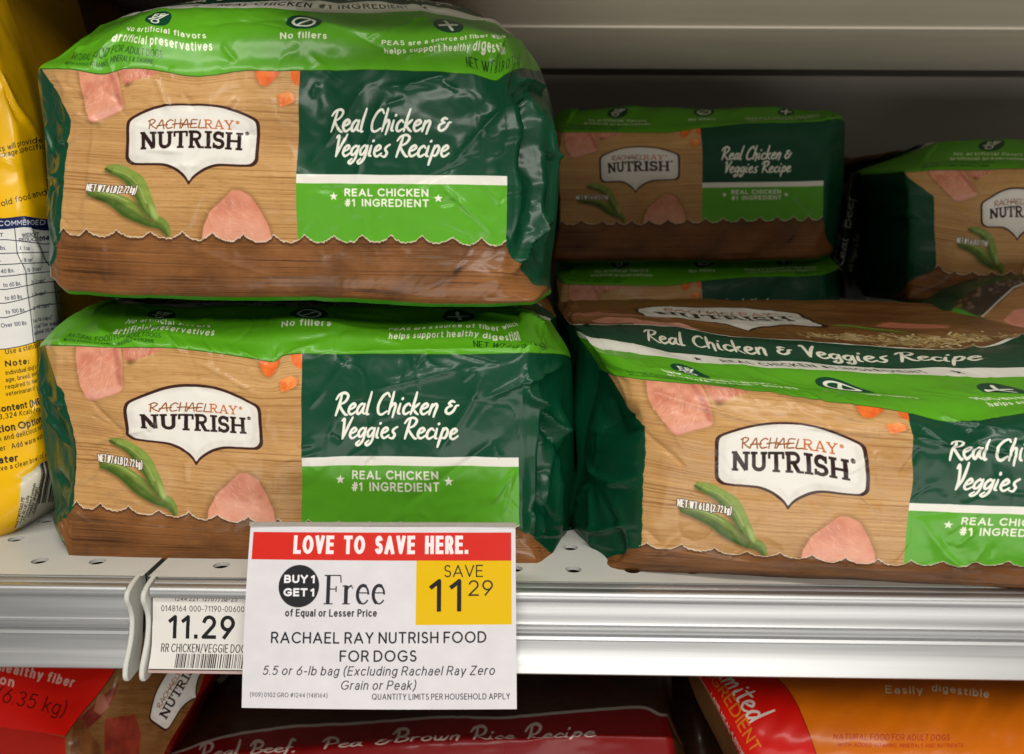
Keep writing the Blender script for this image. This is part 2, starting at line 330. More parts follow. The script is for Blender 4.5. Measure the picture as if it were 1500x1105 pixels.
def plain_mat(name, col, rough=.5, metal=0.0, bump=0.0, scale=300, vary=.06, streak=None, wear=0.0):
    m, nt, b = principled(name); N = nt.nodes; Lk = nt.links
    lin = [((c / 12.92) if c <= .04045 else ((c + .055) / 1.055) ** 2.4) for c in rgb(col)]
    tc = N.new('ShaderNodeTexCoord'); mp = N.new('ShaderNodeMapping'); Lk.new(tc.outputs['Object'], mp.inputs[0])
    if streak: mp.inputs['Scale'].default_value = streak
    n = N.new('ShaderNodeTexNoise'); n.inputs['Scale'].default_value = scale; n.inputs['Detail'].default_value = 5; Lk.new(mp.outputs[0], n.inputs['Vector'])
    mx = N.new('ShaderNodeMix'); mx.data_type = 'RGBA'; mx.inputs[6].default_value = (*[c * (1 - vary) for c in lin], 1); mx.inputs[7].default_value = (*[min(1, c * (1 + vary)) for c in lin], 1)
    Lk.new(n.outputs[0], mx.inputs[0]); Lk.new(mx.outputs[2], b.inputs['Base Color'])
    r = N.new('ShaderNodeMapRange'); r.inputs['To Min'].default_value = max(0.02, rough - .1); r.inputs['To Max'].default_value = min(1, rough + .1); Lk.new(n.outputs[0], r.inputs[0]); Lk.new(r.outputs[0], b.inputs['Roughness'])
    b.inputs['Metallic'].default_value = metal
    if wear:       # rubbed marks and fine dark specks of dirt
        for sc_, lo, hi, st in ((900, .70, .76, (1, 1, 1)), (60, .66, .74, (.25, 1, 1))):
            mw = N.new('ShaderNodeMapping'); mw.inputs['Scale'].default_value = st; Lk.new(tc.outputs['Object'], mw.inputs[0])
            nw = N.new('ShaderNodeTexNoise'); nw.inputs['Scale'].default_value = sc_; nw.inputs['Detail'].default_value = 6; nw.inputs['Roughness'].default_value = .7; Lk.new(mw.outputs[0], nw.inputs['Vector'])
            rw = N.new('ShaderNodeMapRange'); rw.inputs['From Min'].default_value = lo; rw.inputs['From Max'].default_value = hi; rw.inputs['To Max'].default_value = wear; Lk.new(nw.outputs[0], rw.inputs[0])
            mw2 = N.new('ShaderNodeMix'); mw2.data_type = 'RGBA'; src = b.inputs['Base Color'].links[0].from_socket; Lk.new(src, mw2.inputs[6]); mw2.inputs[7].default_value = (.10, .085, .07, 1); Lk.new(rw.outputs[0], mw2.inputs[0]); Lk.new(mw2.outputs[2], b.inputs['Base Color'])
    if bump:
        bp = N.new('ShaderNodeBump'); bp.inputs['Strength'].default_value = bump; bp.inputs['Distance'].default_value = .0005; Lk.new(n.outputs[0], bp.inputs['Height']); Lk.new(bp.outputs[0], b.inputs['Normal'])
    return m

def blur(a, r):
    r = int(max(1, r))
    for _ in range(2):
        for ax in (0, 1):
            n = a.shape[ax]; pad = [(0, 0), (0, 0)]; pad[ax] = (r + 1, r)
            c = np.cumsum(np.pad(a, pad, mode='edge'), axis=ax, dtype=np.float64)
            a = (c[2 * r + 1:] - c[:-2 * r - 1]) if ax == 0 else (c[:, 2 * r + 1:] - c[:, :-2 * r - 1])
            a = (a / (2 * r + 1)).astype(np.float32)
    return a
def wood(shape, k, c1, c2, c3, seed, line=1.0):
    """horizontal grain; k = px per mm"""
    h, w = shape
    n1 = fbm(shape, (h / k / .65, w / k / 110), seed, 3, .7); n2 = fbm(shape, (h / k / 16, w / k / 90), seed + 5, 3)
    n3 = vnoise(shape, (h / k / .5, w / k / 45), seed + 9); n4 = vnoise(shape, (h / k / .35, w / k / 3), seed + 11)
    t = np.clip((n1 - .5) * 1.3 + .5 + (n2 - .5) * .9, 0, 1)[..., None]
    c = rgb(c1) * (1 - t) + rgb(c2) * t
    ln = np.clip((n3 - .72) * 5, 0, 1)[..., None] * line * .62 + np.clip((n4 - .55) * 3, 0, 1)[..., None] * .17
    return c * (1 - ln) + rgb(c3) * ln
def fillfield(A, mask, field):
    m = mask[..., None].astype(np.float32); A.a[:] = A.a * (1 - m) + field * m
DKG, LTG, BRN = '054229', '58A424', '8A5A34'
def badge_pts(cx=63., cy=0., s=1.):
    h = [(0, 101), (-8, 100.7), (-16, 99.4), (-24, 97), (-30, 94.6), (-33, 92.8), (-34, 90.4), (-34.2, 86), (-34.2, 75), (-33.8, 72), (-32, 69.9), (-29, 69.2), (-18, 69.0), (-13, 68.4), (-8, 66.4), (-4, 63.6), (-1.6, 61.2), (0, 59)]
    p = np.array(h + [(-x, y) for x, y in h[-2:0:-1]], float); p = smooth_path(np.vstack([p, p[:1]]), 3)[:-1]
    return p * s + (cx, cy)
def draw_badge(A, cx=63., cy=0., s=1., rot=0.0, sqv=1.0):
    def T(p):
        p = np.asarray(p, float); q = (p - (63, 82)); q[:, 1] *= sqv; r = math.radians(rot)
        return np.stack([cx + s * (q[:, 0] * math.cos(r) - q[:, 1] * math.sin(r)), cy + s * (q[:, 0] * math.sin(r) + q[:, 1] * math.cos(r))], -1)
    b = badge_pts()
    A.poly(T(b), '3A1F18', soft=.0)
    inner = (b - (63, 82)) * (.952, .925) + (63, 82.2)
    A.poly(T(inner), 'D9D4CB', tex=(.7, 9, 4, 'E6E2DA'))
    mid = (b - (63, 82)) * (.955, .93) + (63, 82.2); core = (b - (63, 82)) * (.85, .78) + (63, 83.5)
    A.poly(T(core), 'E9E5DD', soft=.5)
    r = math.radians(rot)
    def tx(t, u, v, h, col, **k):
        p = T([(u, v)])[0]; k.setdefault('rot', rot)
        if 'width' in k: k['width'] *= s
        A.text(t, p[0], p[1], h * s * sqv, col, **k)
    tx('RACHAEL', 41.2, 87.8, 4.4, '8C4A1C', wt=.13, sp=.12, font=HAND, slant=.12, width=28.2)
    tx('RAY', 69.6, 87.6, 4.6, 'C0622A', wt=.16, font=SLAB, sp=.02, width=15)
    tx('®', 85.4, 88.6, 3.4, 'C0622A', wt=.08)
    tx('NUTRISH', 36.4, 77.6, 8.6, '2A1714', wt=.21, font=SLAB, sp=.07, width=52.5)
    tx('®', 89.6, 83.2, 3.8, '2A1714', wt=.08)
def star(A, x, y, r, col):
    p = [(x + (r if i % 2 == 0 else r * .42) * math.sin(i * math.pi / 5), y + (r if i % 2 == 0 else r * .42) * math.cos(i * math.pi / 5)) for i in range(10)]
    A.poly(p, col)
def circ(x, y, r, ry=None):
    return [(x + r * math.cos(t), y + (ry or r) * math.sin(t)) for t in np.linspace(0, 2 * math.pi, 48, endpoint=False)]
def torn(u, seed=3):
    rg = np.random.RandomState(seed); ph = rg.rand(400) * .9
    x = (u - 17) / 14.6; base = (1 - np.abs(np.sin(np.pi * x))) ** 1.2 * 4.0
    j = np.interp(u, np.arange(400) * 1.1 - 40, ph) * .9; j2 = np.interp(u, np.arange(800) * .45 - 40, rg.rand(800)) * .6
    return 30.2 + base + j + j2
def pod(A, pts, wid, c1, c2, shadow=True):
    p = smooth_path(np.array(pts, float), 6); n = len(p); L = []; R = []
    for i in range(n):
        d = p[min(i + 1, n - 1)] - p[max(i - 1, 0)]; d = d / (np.hypot(*d) + 1e-9); t = i / (n - 1)
        w = wid * .5 * (math.sin(math.pi * min(1, t * .92 + .06)) ** .55) * (1 + .07 * math.sin(t * 17)); nn = np.array([-d[1], d[0]])
        L.append(p[i] + nn * w); R.append(p[i] - nn * w)
    out = np.array(L + R[::-1])
    if shadow: A.poly(out + (-.6, -1.3), '5A3A18', .5, soft=.7)
    A.poly(out, c1, tex=(.5, 3, 8, c2), soft=.12)
    q = smooth_path(p[::4] + (wid * .12, wid * .16), 4)
    A.poly(np.array([a * .55 + b * .45 for a, b in zip(L, R)] + L[::-1]), '9DB254', .5, soft=.5)
    A.poly(np.array([a * .22 + b * .78 for a, b in zip(L, R)] + R[::-1]), '2C4C14', .6, soft=.4)

def bag_art():
    A = Art(-36, 257, -8, 330, 6.2, DKG); h, w = A.h, A.w
    V, U = np.meshgrid(A.v0 + (np.arange(h) + .5) / A.k, A.u0 + (np.arange(w) + .5) / A.k, indexing='ij')
    tu = torn(U[0])[None, :]
    # panel 1: pale wood with ingredients
    left = np.where(V > 92, -(V - 92) * .62, 0) + (np.sin(V * .9) * .12)
    m_wood = ((U > left) & (U < 116) & (V < 117.4) & (V > tu)).astype(np.float32)
    fillfield(A, m_wood, wood((h, w), A.k, 'D0A46C', 'B48650', '84562A', 21))
    A.clip = m_wood
    A.poly([(2, 122), (3, 112), (7, 98), (11, 91), (14, 90.4), (20, 94), (27, 97.5), (28.3, 99), (26.5, 110), (27, 122)], '5A3A18', .45, soft=1.2)
    A.poly([(3, 122), (4, 111), (8, 98), (11.5, 91.5), (14, 91), (20, 94.6), (27.3, 98), (28, 99.6), (26.6, 110), (24.5, 122)], 'DA9678', tex=(.9, 7, 31, 'C97C62'), soft=.25)
    A.poly([(10, 92.5), (14, 91), (27.3, 98), (27.6, 101), (22, 99), (13, 96)], 'DFA392', .75, soft=.9)
    A.poly([(22.5, 117), (25.5, 110), (28, 99.6), (25.5, 100.5), (23, 109), (21, 117)], 'A85E50', .6, soft=.5)
    A.poly([(25, 122), (27.6, 111), (30.5, 109.4), (45, 114.8), (50, 119)], 'D69074', tex=(.8, 6, 33, 'C2745C'), soft=.25)
    A.poly([(29, 108.6), (31, 108.2), (34, 110.4), (29, 110.6)], '4A2C16', .5, soft=.7)
    A.poly([(93.2, 119), (93.4, 113), (95.5, 109.2), (98.5, 108.4), (101.5, 110), (104.5, 114), (107, 119)], '6A3A14', .5, soft=1.0)
    A.poly([(93.8, 119), (94, 113.5), (96, 109.8), (98.7, 109), (101.5, 110.6), (104, 114), (106.5, 119)], 'D8591E', tex=(.7, 4, 37, 'E9762E'), soft=.2)
    A.poly([(111, 119), (111.6, 113), (113.6, 110.2), (118, 108.8), (118, 119)], 'DE5E20', tex=(.7, 4, 38, 'EB7C34'), soft=.2)
    A.poly([(105.2, 104.6), (107, 99.2), (114, 101), (114.6, 104), (113, 106.6)], '6A3A14', .5, soft=.9)
    A.poly([(105.4, 105.2), (106.6, 99.8), (109, 100), (113.6, 102), (114.2, 105), (111, 106.8)], 'D9601F', tex=(.8, 3, 39, 'EE8D4A'), soft=.2)
    A.poly([(105.4, 105.2), (111, 106.8), (114.2, 105), (109.6, 103.8)], 'F3A768', .6, soft=.4)
    A.poly([(68.5, 25), (69.5, 38), (72.5, 46), (78, 51.5), (85, 57.6), (89, 58), (95, 54.6), (99, 48), (103, 40), (105.5, 25)], '5A3414', .45, soft=1.3)
    A.poly([(70, 25), (70.8, 38), (74, 46), (79, 51), (84.6, 57), (88.5, 57.4), (94, 54.4), (98.6, 47.5), (102.4, 39.5), (104.6, 25)], 'E09A7C', tex=(.8, 11, 41, 'D08468'), soft=.3)
    A.poly([(72, 33), (78, 42), (88, 44), (98, 41), (102, 33), (98, 28), (76, 28)], 'E4A68E', .55, soft=2.2)
    A.poly([(75, 46), (84, 55), (88, 56), (86, 49), (82, 45)], 'B8705E', .3, soft=1.6)
    rgc = random.Random(77)
    for (cx, cy, rx, ry) in ((15, 104, 11, 12), (36, 114, 8, 4), (87, 42, 15, 13)):
        for i in range(170):
            x = cx + rx * (rgc.random() * 2 - 1); y = cy + ry * (rgc.random() * 2 - 1)
            if ((x - cx) / rx) ** 2 + ((y - cy) / ry) ** 2 > .8: continue
            a_ = .9 + rgc.gauss(0, .35) + x * .02; L_ = rgc.uniform(1.2, 4.5)
            A.stroke([(x, y), (x + L_ * math.cos(a_), y + L_ * math.sin(a_))], rgc.uniform(.25, .6), rgc.choice(['F2C4AE', 'B4624C', 'EDB49C', 'C8705A', 'F8DCCC']), rgc.uniform(.1, .3))
    pod(A, [(15, 53.8), (22, 53), (30.5, 49.4), (38.5, 44.6), (45, 40.8), (51, 38.6), (54.6, 32.5)], 7.6, '64792E', '465C1E')
    pod(A, [(20.6, 67), (27.5, 65.6), (34.6, 61), (40, 54.4), (44, 47.8), (48.2, 41.4)], 7.8, '7F9440', '5A702A')
    A.poly([(44.6, 49.4), (47.6, 46.6), (49.4, 42.2), (48.4, 40.4), (46.2, 43)], 'A9BE70', .75, soft=.5)
    for a_ in (((24, 66.4), (31, 63.6), (38, 57.2), (43, 49.4)), ((18, 54.8), (26, 53.6), (34, 50.2))): A.stroke(smooth_path(np.array(a_, float)), .9, 'C4D58A', .35)
    A.stroke([(20.4, 66.6), (22.6, 65.4)], .9, '3A4A1A'); A.stroke([(14.4, 53.6), (16, 53.4)], .9, '55602A')
    A.clip = None
    draw_badge(A, 63, 82, 1)
    for c, o in (('3A2412', (.32, '3A2412')), ('F2EEE6', None)):
        A.text('NET WT 6 LB (2.72 kg)', 13.6, 54.4, 3.9, c, wt=.13, sp=.1, width=23.2, outline=o, space=.3)
    A.text('NET WT 6 LB (2.72 kg)', 13.6, 54.4, 3.9, 'F2EEE6', wt=.14, sp=.1, width=23.2, space=.3)
    # panel 2: recipe panel
    m = ((U >= 116) & (U < 221) & (V < 66.4) & (V > tu)).astype(np.float32)
    fillfield(A, m, np.broadcast_to(rgb(LTG), (h, w, 3)))
    A.poly([(116, 61.8), (221, 61.8), (221, 66.4), (116, 66.4)], 'E8E5DC')
    A.text('Real Chicken &', 132, 88, 10.2, 'EFEBDF', wt=.145, font=SCRIPT, slant=.2, width=58.5, space=.3, sp=.05)
    A.text('Veggies Recipe', 134, 75.6, 10.2, 'EFEBDF', wt=.145, font=SCRIPT, slant=.2, width=56, space=.36, sp=.05)
    A.text('REAL CHICKEN', 160.5, 55.3, 4.1, 'EDEBDD', wt=.2, sp=.2, width=41, align='c', space=.5)
    A.text('#1 INGREDIENT', 160.5, 50.0, 4.1, 'EDEBDD', wt=.19, sp=.2, width=41.5, align='c', space=.75)
    star(A, 134.4, 55.2, 2.3, 'EDEBDD'); star(A, 185.6, 54.6, 2.3, 'EDEBDD')
    A.stroke([(221, 33), (221, 116)], .28, '0A3B26', .8)
    # base strip: dark board with torn paper fringe
    lim = np.where(V < 31, 221 + (31 - V) * .86, 221); liml = np.where(V < 31, -(31 - V) * .76, 0)
    mb = ((V < tu) & (U < lim) & (U > liml) & (V > -1.6)).astype(np.float32)
    fb = wood((h, w), A.k, '8A5A32', '6A4220', '38200E', 77, 1.0)
    bl = fbm((h, w), (h / A.k / 20, w / A.k / 20), 91, 4)[..., None]
    fb = fb * (1 - .13 * np.clip((bl - .5) * 5, 0, 1)) + rgb('8A6440') * .10 * np.clip((.5 - bl) * 5, 0, 1)
    kn = np.exp(-(((U - 201) / 2.0) ** 2 + ((V - 16) / 3.0) ** 2))[..., None]; fb = fb * (1 - .5 * kn)
    fillfield(A, mb, fb)
    me = ((V < -1.6)).astype(np.float32); fillfield(A, me, np.broadcast_to(rgb('3C8A1E'), (h, w, 3)))
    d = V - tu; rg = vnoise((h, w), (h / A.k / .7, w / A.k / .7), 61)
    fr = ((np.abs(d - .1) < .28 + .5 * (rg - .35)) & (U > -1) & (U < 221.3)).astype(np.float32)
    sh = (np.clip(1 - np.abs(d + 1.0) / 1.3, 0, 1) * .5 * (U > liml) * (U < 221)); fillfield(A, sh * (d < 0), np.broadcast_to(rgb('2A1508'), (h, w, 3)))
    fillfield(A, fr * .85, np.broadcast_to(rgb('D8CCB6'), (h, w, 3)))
    # top: light green with claims
    wv = .5 * np.sin(U * .09)
    m = (V >= 117).astype(np.float32); fillfield(A, m, np.broadcast_to(rgb('56A018'), (h, w, 3)))
    fillfield(A, ((V > 116.75) & (V < 117.1)).astype(np.float32) * .8, np.broadcast_to(rgb('1F4A18'), (h, w, 3)))
    W_ = 'ECEBDC'
    for x in (44, 117.5, 192): A.poly(circ(x, 146, 8.6, 8.0), DKG)
    A.stroke(circ(117.5, 146, 5, 4.8) + [(122.5, 146)], 1.5, W_); A.stroke([(114.2, 142.6), (120.8, 149.4)], 1.4, W_)
    A.stroke([(187, 146), (197, 146)], 2.0, W_); A.stroke([(192, 141), (192, 151)], 2.0, W_)
    A.text('FF', 40.5, 146.4, 4.6, W_, wt=.22, sx=.9); A.stroke([(39, 144.6), (49, 149.6)], 1.1, W_); A.stroke(circ(43, 142.6, 2.3, 2.0) + [(45.3, 142.6)], 1.0, W_); A.stroke([(44.5, 144), (49.5, 150)], 1.0, W_)
    A.text('No artificial flavors', 46, 133.2, 3.6, W_, wt=.17, width=48, align='c')
    A.text('artificial preservatives', 46, 127.9, 3.6, W_, wt=.17, width=54, align='c')
    A.text('No fillers', 117.5, 131.4, 4.2, W_, wt=.17, width=23, align='c')
    A.text('PEAS are a source of fiber which', 189, 131.8, 3.4, W_, wt=.17, width=66, align='c', rot=1.0)
    A.text('helps support healthy digestion', 189, 126.6, 3.4, W_, wt=.17, width=64, align='c', rot=1.0)
    A.text('NATURAL FOOD FOR ADULT DOGS', -3, 123.1, 3.2, '1C4A16', wt=.12, width=50, sp=.14)
    A.text('WITH ADDED VITAMINS, MINERALS & TAURINE', -3, 119.4, 2.4, '1C4A16', wt=.12, width=46, sp=.14)
    A.text('NET WT 6 LB (2.72 kg)', 199, 120.0, 4.6, '173F14', wt=.1, width=36, sp=.12)
    A.poly([(-36, 160), (257, 160), (257, 172), (-36, 172)], 'DDDACE')
    A.text('REAL CHICKEN #1 INGREDIENT', 123, 163.4, 5.0, '2A2A20', wt=.17, sp=.26, width=100, align='c', space=.5)
    star(A, 60, 166, 2.8, '2A2A20'); star(A, 187, 166, 2.8, '2A2A20')
    A.poly([(-36, 172), (257, 172), (257, 205), (-36, 205)], '0C3D28')
    A.text('Real Chicken & Veggies Recipe', 121, 181.5, 14, 'DED8C6', wt=.14, font=SCRIPT, slant=.2, width=170, align='c', space=.34, sp=.05)
    mt = (V > 205.6).astype(np.float32); fillfield(A, mt, wood((h, w), A.k, '8E6236', '6E4520', '44280F', 55))
    A.poly([(-36, 204.6), (257, 204.6), (257, 206.2), (-36, 206.2)], 'E2DFD4')
    mtc = (V > 206).astype(np.float32); A.clip = mtc
    A.poly([(34, 206), (74, 206), (80, 211), (62, 224), (50, 226), (36, 214)], 'D8998A', tex=(.6, 9, 71, 'C07C68'), soft=.4)
    A.poly([(8, 212), (34, 211), (48, 214), (44, 226), (20, 232), (4, 224)], 'C98A76', tex=(.6, 9, 72, 'B07058'), soft=.4)
    A.poly([(-20, 232), (10, 236), (50, 240), (70, 232), (66, 246), (20, 254), (-14, 246)], 'BC7C66', tex=(.6, 9, 73, 'A0624E'), soft=.4)
    rg2 = random.Random(5)
    for i in range(900):
        x = 148 + rg2.gauss(40, 24); y = 219 + rg2.gauss(0, 5) * (1 - abs(x - 190) / 120)
        if not 140 < x < 245: continue
        a = rg2.random() * 3.1; c = rg2.choice(['D8C08A', 'C0A468', 'A8884E', 'E2CFA0', '7A5C30'])
        A.stroke([(x, y), (x + 2.6 * math.cos(a), y + 2.6 * math.sin(a))], 1.0, c)
    A.clip = None
    pod(A, [(175, 246), (190, 243), (205, 236)], 6, '6F9436', '557A28'); A.poly([(200, 250), (224, 240), (232, 252), (214, 262)], 'C87860', soft=.6)
    draw_badge(A, 112, 262, 1.75)
    return A

# ------------------------------------------------------------------ surfaces through surveyed sections
def pchip(x, y, xs):
    x = np.asarray(x, float); y = np.asarray(y, float)
    if len(x) == 2: 
        t = ((xs - x[0]) / (x[1] - x[0]))[:, None] if y.ndim > 1 else (xs - x[0]) / (x[1] - x[0]); return y[0] + (y[1] - y[0]) * t
    if y.ndim > 1: return np.stack([pchip(x, y[:, k], xs) for k in range(y.shape[1])], -1)
    h = np.diff(x); d = np.diff(y) / h; m = np.zeros_like(y)
    for i in range(1, len(x) - 1):
        if d[i - 1] * d[i] > 0:
            w1 = 2 * h[i] + h[i - 1]; w2 = h[i] + 2 * h[i - 1]; m[i] = (w1 + w2) / (w1 / d[i - 1] + w2 / d[i])
    m[0] = d[0]; m[-1] = d[-1]
    i = np.clip(np.searchsorted(x, xs) - 1, 0, len(x) - 2); t = (xs - x[i]) / h[i]; t = np.clip(t, 0, 1)
    return (2 * t ** 3 - 3 * t ** 2 + 1) * y[i] + (t ** 3 - 2 * t ** 2 + t) * h[i] * m[i] + (-2 * t ** 3 + 3 * t ** 2) * y[i + 1] + (t ** 3 - t ** 2) * h[i] * m[i + 1]
def surf(rows, us, vs):
    R = []
    for v, pts in rows:
        P = [np.array(p[1:4]) if len(p) == 5 else at(*p[1:4]) for p in pts]
        R.append(pchip([p[0] for p in pts], np.array(P), us))
    R = np.array(R)                                   # rows x U x 3
    out = np.empty((len(vs), len(us), 3)); rv = [r[0] for r in rows]
    for k in range(3):
        out[..., k] = np.stack([pchip(rv, R[:, i, k], vs) for i in range(len(us))], 1)
    return out
def grid_normals(P):
    du = np.gradient(P, axis=1); dv = np.gradient(P, axis=0); n = np.cross(du, dv); L = np.linalg.norm(n, axis=-1, keepdims=True); return n / np.maximum(L, 1e-12)
def grid_faces(h, w, flip=False):
    i = np.arange(h * w).reshape(h, w); a, b, c, d = i[:-1, :-1], i[:-1, 1:], i[1:, 1:], i[1:, :-1]
    q = np.stack([a, b, c, d] if not flip else [a, d, c, b], -1).reshape(-1, 4); return q.tolist()
def facets(U, V, cell, seed):
    """crumpled film: flat triangular facets meeting in sharp creases"""
    rg = np.random.RandomState(seed + 400); a = rg.rand() * .8 + .3; g = rg.rand(80, 80) - .5
    x = (U * math.cos(a) + V * math.sin(a)) / cell + 25 + .30 * np.sin(V / cell * 1.7) ; y = (-U * math.sin(a) + V * math.cos(a)) / (cell * .8) + 25 + .30 * np.sin(U / cell * 1.3 + seed)
    xi = np.clip(np.floor(x).astype(int), 0, 78); yi = np.clip(np.floor(y).astype(int), 0, 78); fx = x - np.floor(x); fy = y - np.floor(y)
    g00, g10, g01, g11 = g[yi, xi], g[yi, xi + 1], g[yi + 1, xi], g[yi + 1, xi + 1]
    return np.where(fx + fy < 1, g00 + (g10 - g00) * fx + (g01 - g00) * fy, g11 + (g01 - g11) * (1 - fx) + (g10 - g11) * (1 - fy)) * 2
def wrinkle(U, V, creases, seed, amp=1.0, scale=1.0):
    """height in mm over the print coordinates"""
    h = np.zeros_like(U)
    for (u0, v0, u1, v1, wd_, dep) in creases:
        a = np.array([u0, v0]); d = np.array([u1 - u0, v1 - v0]); L2 = d @ d; nn = np.array([-d[1], d[0]]) / math.sqrt(L2)
        t = ((U - u0) * d[0] + (V - v0) * d[1]) / L2; bend = 1.6 * math.sin((u0 + v1) * 3.1) * np.sin(np.clip(t, 0, 1) * math.pi)
        s = (U - u0) * nn[0] + (V - v0) * nn[1] + bend * wd_ * .3
        e = np.clip(np.minimum(t, 1 - t) * 4, 0, 1); e = e * e * (3 - 2 * e)
        h += dep * e * np.exp(-(np.sqrt(s * s + .45) - .67) / wd_)
    us = U[0]; vs = V[:, 0]; H, W_ = U.shape
    ext_u = us[-1] - us[0]; ext_v = vs[-1] - vs[0]
    n = fbm((H, W_), (max(2, ext_v / 34 * scale), max(2, ext_u / 30 * scale)), seed, 3) - .5
    f1 = fbm((H, W_), (max(2, ext_v / 42 * scale), max(2, ext_u / 36 * scale)), seed + 70, 2, .35)
    fold = np.abs(2 * f1 - 1)                                   # straight-sided folds with a sharp valley
    h = h + amp * (facets(U, V, 27, seed) * .85 + facets(U, V, 13, seed + 3) * .26)
    f2 = vnoise((H, W_), (max(2, ext_v / 17 * scale), max(2, ext_u / 14 * scale)), seed + 90)
    mk = np.clip((vnoise((H, W_), (max(2, ext_v / 50), max(2, ext_u / 45)), seed + 93) - .45) * 4, 0, 1)
    crisp = np.clip(1 - np.abs(2 * f2 - 1) * 9, 0, 1) * mk
    h = h + amp * (fold * 1.5 - crisp * .35)
    # faceted crumple: ridged noise
    r = 1 - np.abs(2 * fbm((H, W_), (max(2, ext_v / 26 * scale), max(2, ext_u / 22 * scale)), seed + 50, 3, .55) - 1)
    r2 = np.clip(r - .82, 0, 1) / .18
    return h + amp * (n * 1.6 + r2 * .3)
def bag(name, label, rows, art, mats, base, creases=(), dy=0.0, seed=1, step=1.3, back_y=.3, amp=1.0, group=None, usplit=(0, 221), vfold=117, umin=-36, umax=256, vmax=330, sideamp=2.5, lk=1.0, fold_in=6.0, vmin=None, gk=1.1):
    film, green = mats; base = np.array(base)
    rows = [(v, [(p if len(p) == 5 else (p[0], p[1], p[2], p[3] + dy)) for p in pts]) for v, pts in rows]
    if lk != 1:       # how far the left corner facet turns away
        rows = [(v, [(p[0], p[1], p[2], y0 + (p[3] - y0) * lk) if len(p) == 4 and p[0] < 0 else p for p in pts]) for v, pts in rows for y0 in [next(p[3] if len(p) == 4 else 0 for p in pts if p[0] == 0)]]
    v0 = rows[0][0] if vmin is None else vmin
    us = np.arange(umin, umax + step * .5, step); us = np.unique(np.round(np.append(us, [usplit[0], usplit[1]]), 4))
    vs = np.arange(v0, vmax + step, step); vs = np.unique(np.round(np.append(vs[vs < vmax], [vfold, vmax]), 4))
    rv = [r[0] for r in rows]; assert rv[-1] >= vmax - 1, name
    P = surf(rows, us, vs); N = grid_normals(P)
    U, V = np.meshgrid(us, vs); rc = random.Random(seed * 7 + 1); creases = list(creases)
    if step < 2:
        for i in range(52):           # short sharp creases, most of them near the folds and corners
            z = rc.random()
            if z < .4: cu, cv = rc.uniform(-30, 250), rc.gauss(118, 7)
            elif z < .6: cu, cv = rc.choice([-6, 222]) + rc.gauss(6, 9), rc.uniform(10, 115)
            elif z < .75: cu, cv = rc.uniform(-10, 240), rc.uniform(122, 200)
            else: cu, cv = rc.uniform(0, 221), rc.uniform(36, 112)
            an = rc.uniform(0, 3.14); L_ = rc.uniform(4, 17); creases.append((cu - L_ * math.cos(an), cv - L_ * .8 * math.sin(an), cu + L_ * math.cos(an), cv + L_ * .8 * math.sin(an), rc.uniform(.55, .9), rc.choice([-1, 1]) * rc.uniform(.35, .95)))
    Hh = wrinkle(U, V, creases, seed, amp)
    edge = np.clip((U - umin) / 4, 0, 1) * np.clip((umax - U) / 4, 0, 1) * np.where((U < -2) | (U > 223), 1.0 + gk * np.clip(np.minimum(U - umin, umax - U) / 16, 0, 1), 1.0) * np.where(V < 24, .55, 1)
    edge = np.maximum(edge, 0.0)
    P = P + N * (Hh * edge * .001)[..., None]
    N = grid_normals(P)
    root = empty(name, base); tag(root, label, 'pet food bag', group)
    iu0 = int(np.argmin(abs(us - usplit[0]))); iu1 = int(np.argmin(abs(us - usplit[1]))); iv = int(np.argmin(abs(vs - vfold)))
    cm = np.exp(-((V - 128) / 14) ** 2) * (np.exp(-((U - 12) / 26) ** 2) + np.exp(-((U - 222) / 24) ** 2)) * 3.2 + .35
    wu = (vnoise(U.shape, (len(vs) / 9, len(us) / 14), seed + 301) - .5) * 2; wv_ = (vnoise(U.shape, (len(vs) / 9, len(us) / 12), seed + 302) - .5) * 1.6
    wv_ = wv_ * np.where((V > 119) | (V < 110), 1, .2) * np.where(V < 119, .4, 1); wu = wu * np.where(V < 117, .5, 1)
    uvw, uvh = art.uv(U + wu * cm, V + wv_ * cm); UV = np.stack([uvw, uvh], -1)
    def part(nm, sl, mat):
        p = P[sl]; n = N[sl]; h, w = p.shape[:2]
        return mesh_obj(nm, (p - base).reshape(-1, 3), grid_faces(h, w), mat, root, UV[sl].reshape(-1, 2), True, n.reshape(-1, 3))
    part('front_panel', np.s_[:iv + 1, iu0:iu1 + 1], film)
    part('top_panel', np.s_[iv:, :], film)
    # side gussets: corner facet plus the wall running back, following the edge of the top
    for side in (0, 1):
        cols = slice(0, iu0 + 1) if side == 0 else slice(iu1, None)
        p = P[:iv + 1, cols]; uvp = UV[:iv + 1, cols]
        e = P[:iv + 1, 0] if side == 0 else P[:iv + 1, -1]; te = P[iv:, 0] if side == 0 else P[iv:, -1]
        K = te.shape[0]; f = np.linspace(0, 1, iv + 1)[:, None]
        dl = te - te[0]; wv = np.empty((iv + 1, K, 3)); wv[..., 0] = e[:, None, 0] + dl[None, :, 0]; wv[..., 1] = e[:, None, 1] + dl[None, :, 1]; wv[..., 2] = e[:, None, 2] + dl[None, :, 2] * f
        kk = np.linspace(0, 1, K); sgn = 1 if side == 0 else -1
        win = np.sin(np.pi * f) ** .7 * np.minimum(1, kk * 5)[None, :]
        VV, KK = np.meshgrid(kk * 180, np.linspace(0, 117, iv + 1))
        wr = wrinkle(VV, KK, [], seed + 9 + side, 1.0) * sideamp * .8
        pleat = fold_in * np.exp(-np.abs(KK - 58) / 22) * np.minimum(1, kk * 4)[None, :]
        wv[..., 0] += sgn * (pleat + wr) * .001 * win
        uvw2 = np.repeat((uvp[:, :1] if side == 0 else uvp[:, -1:]), K, 1)
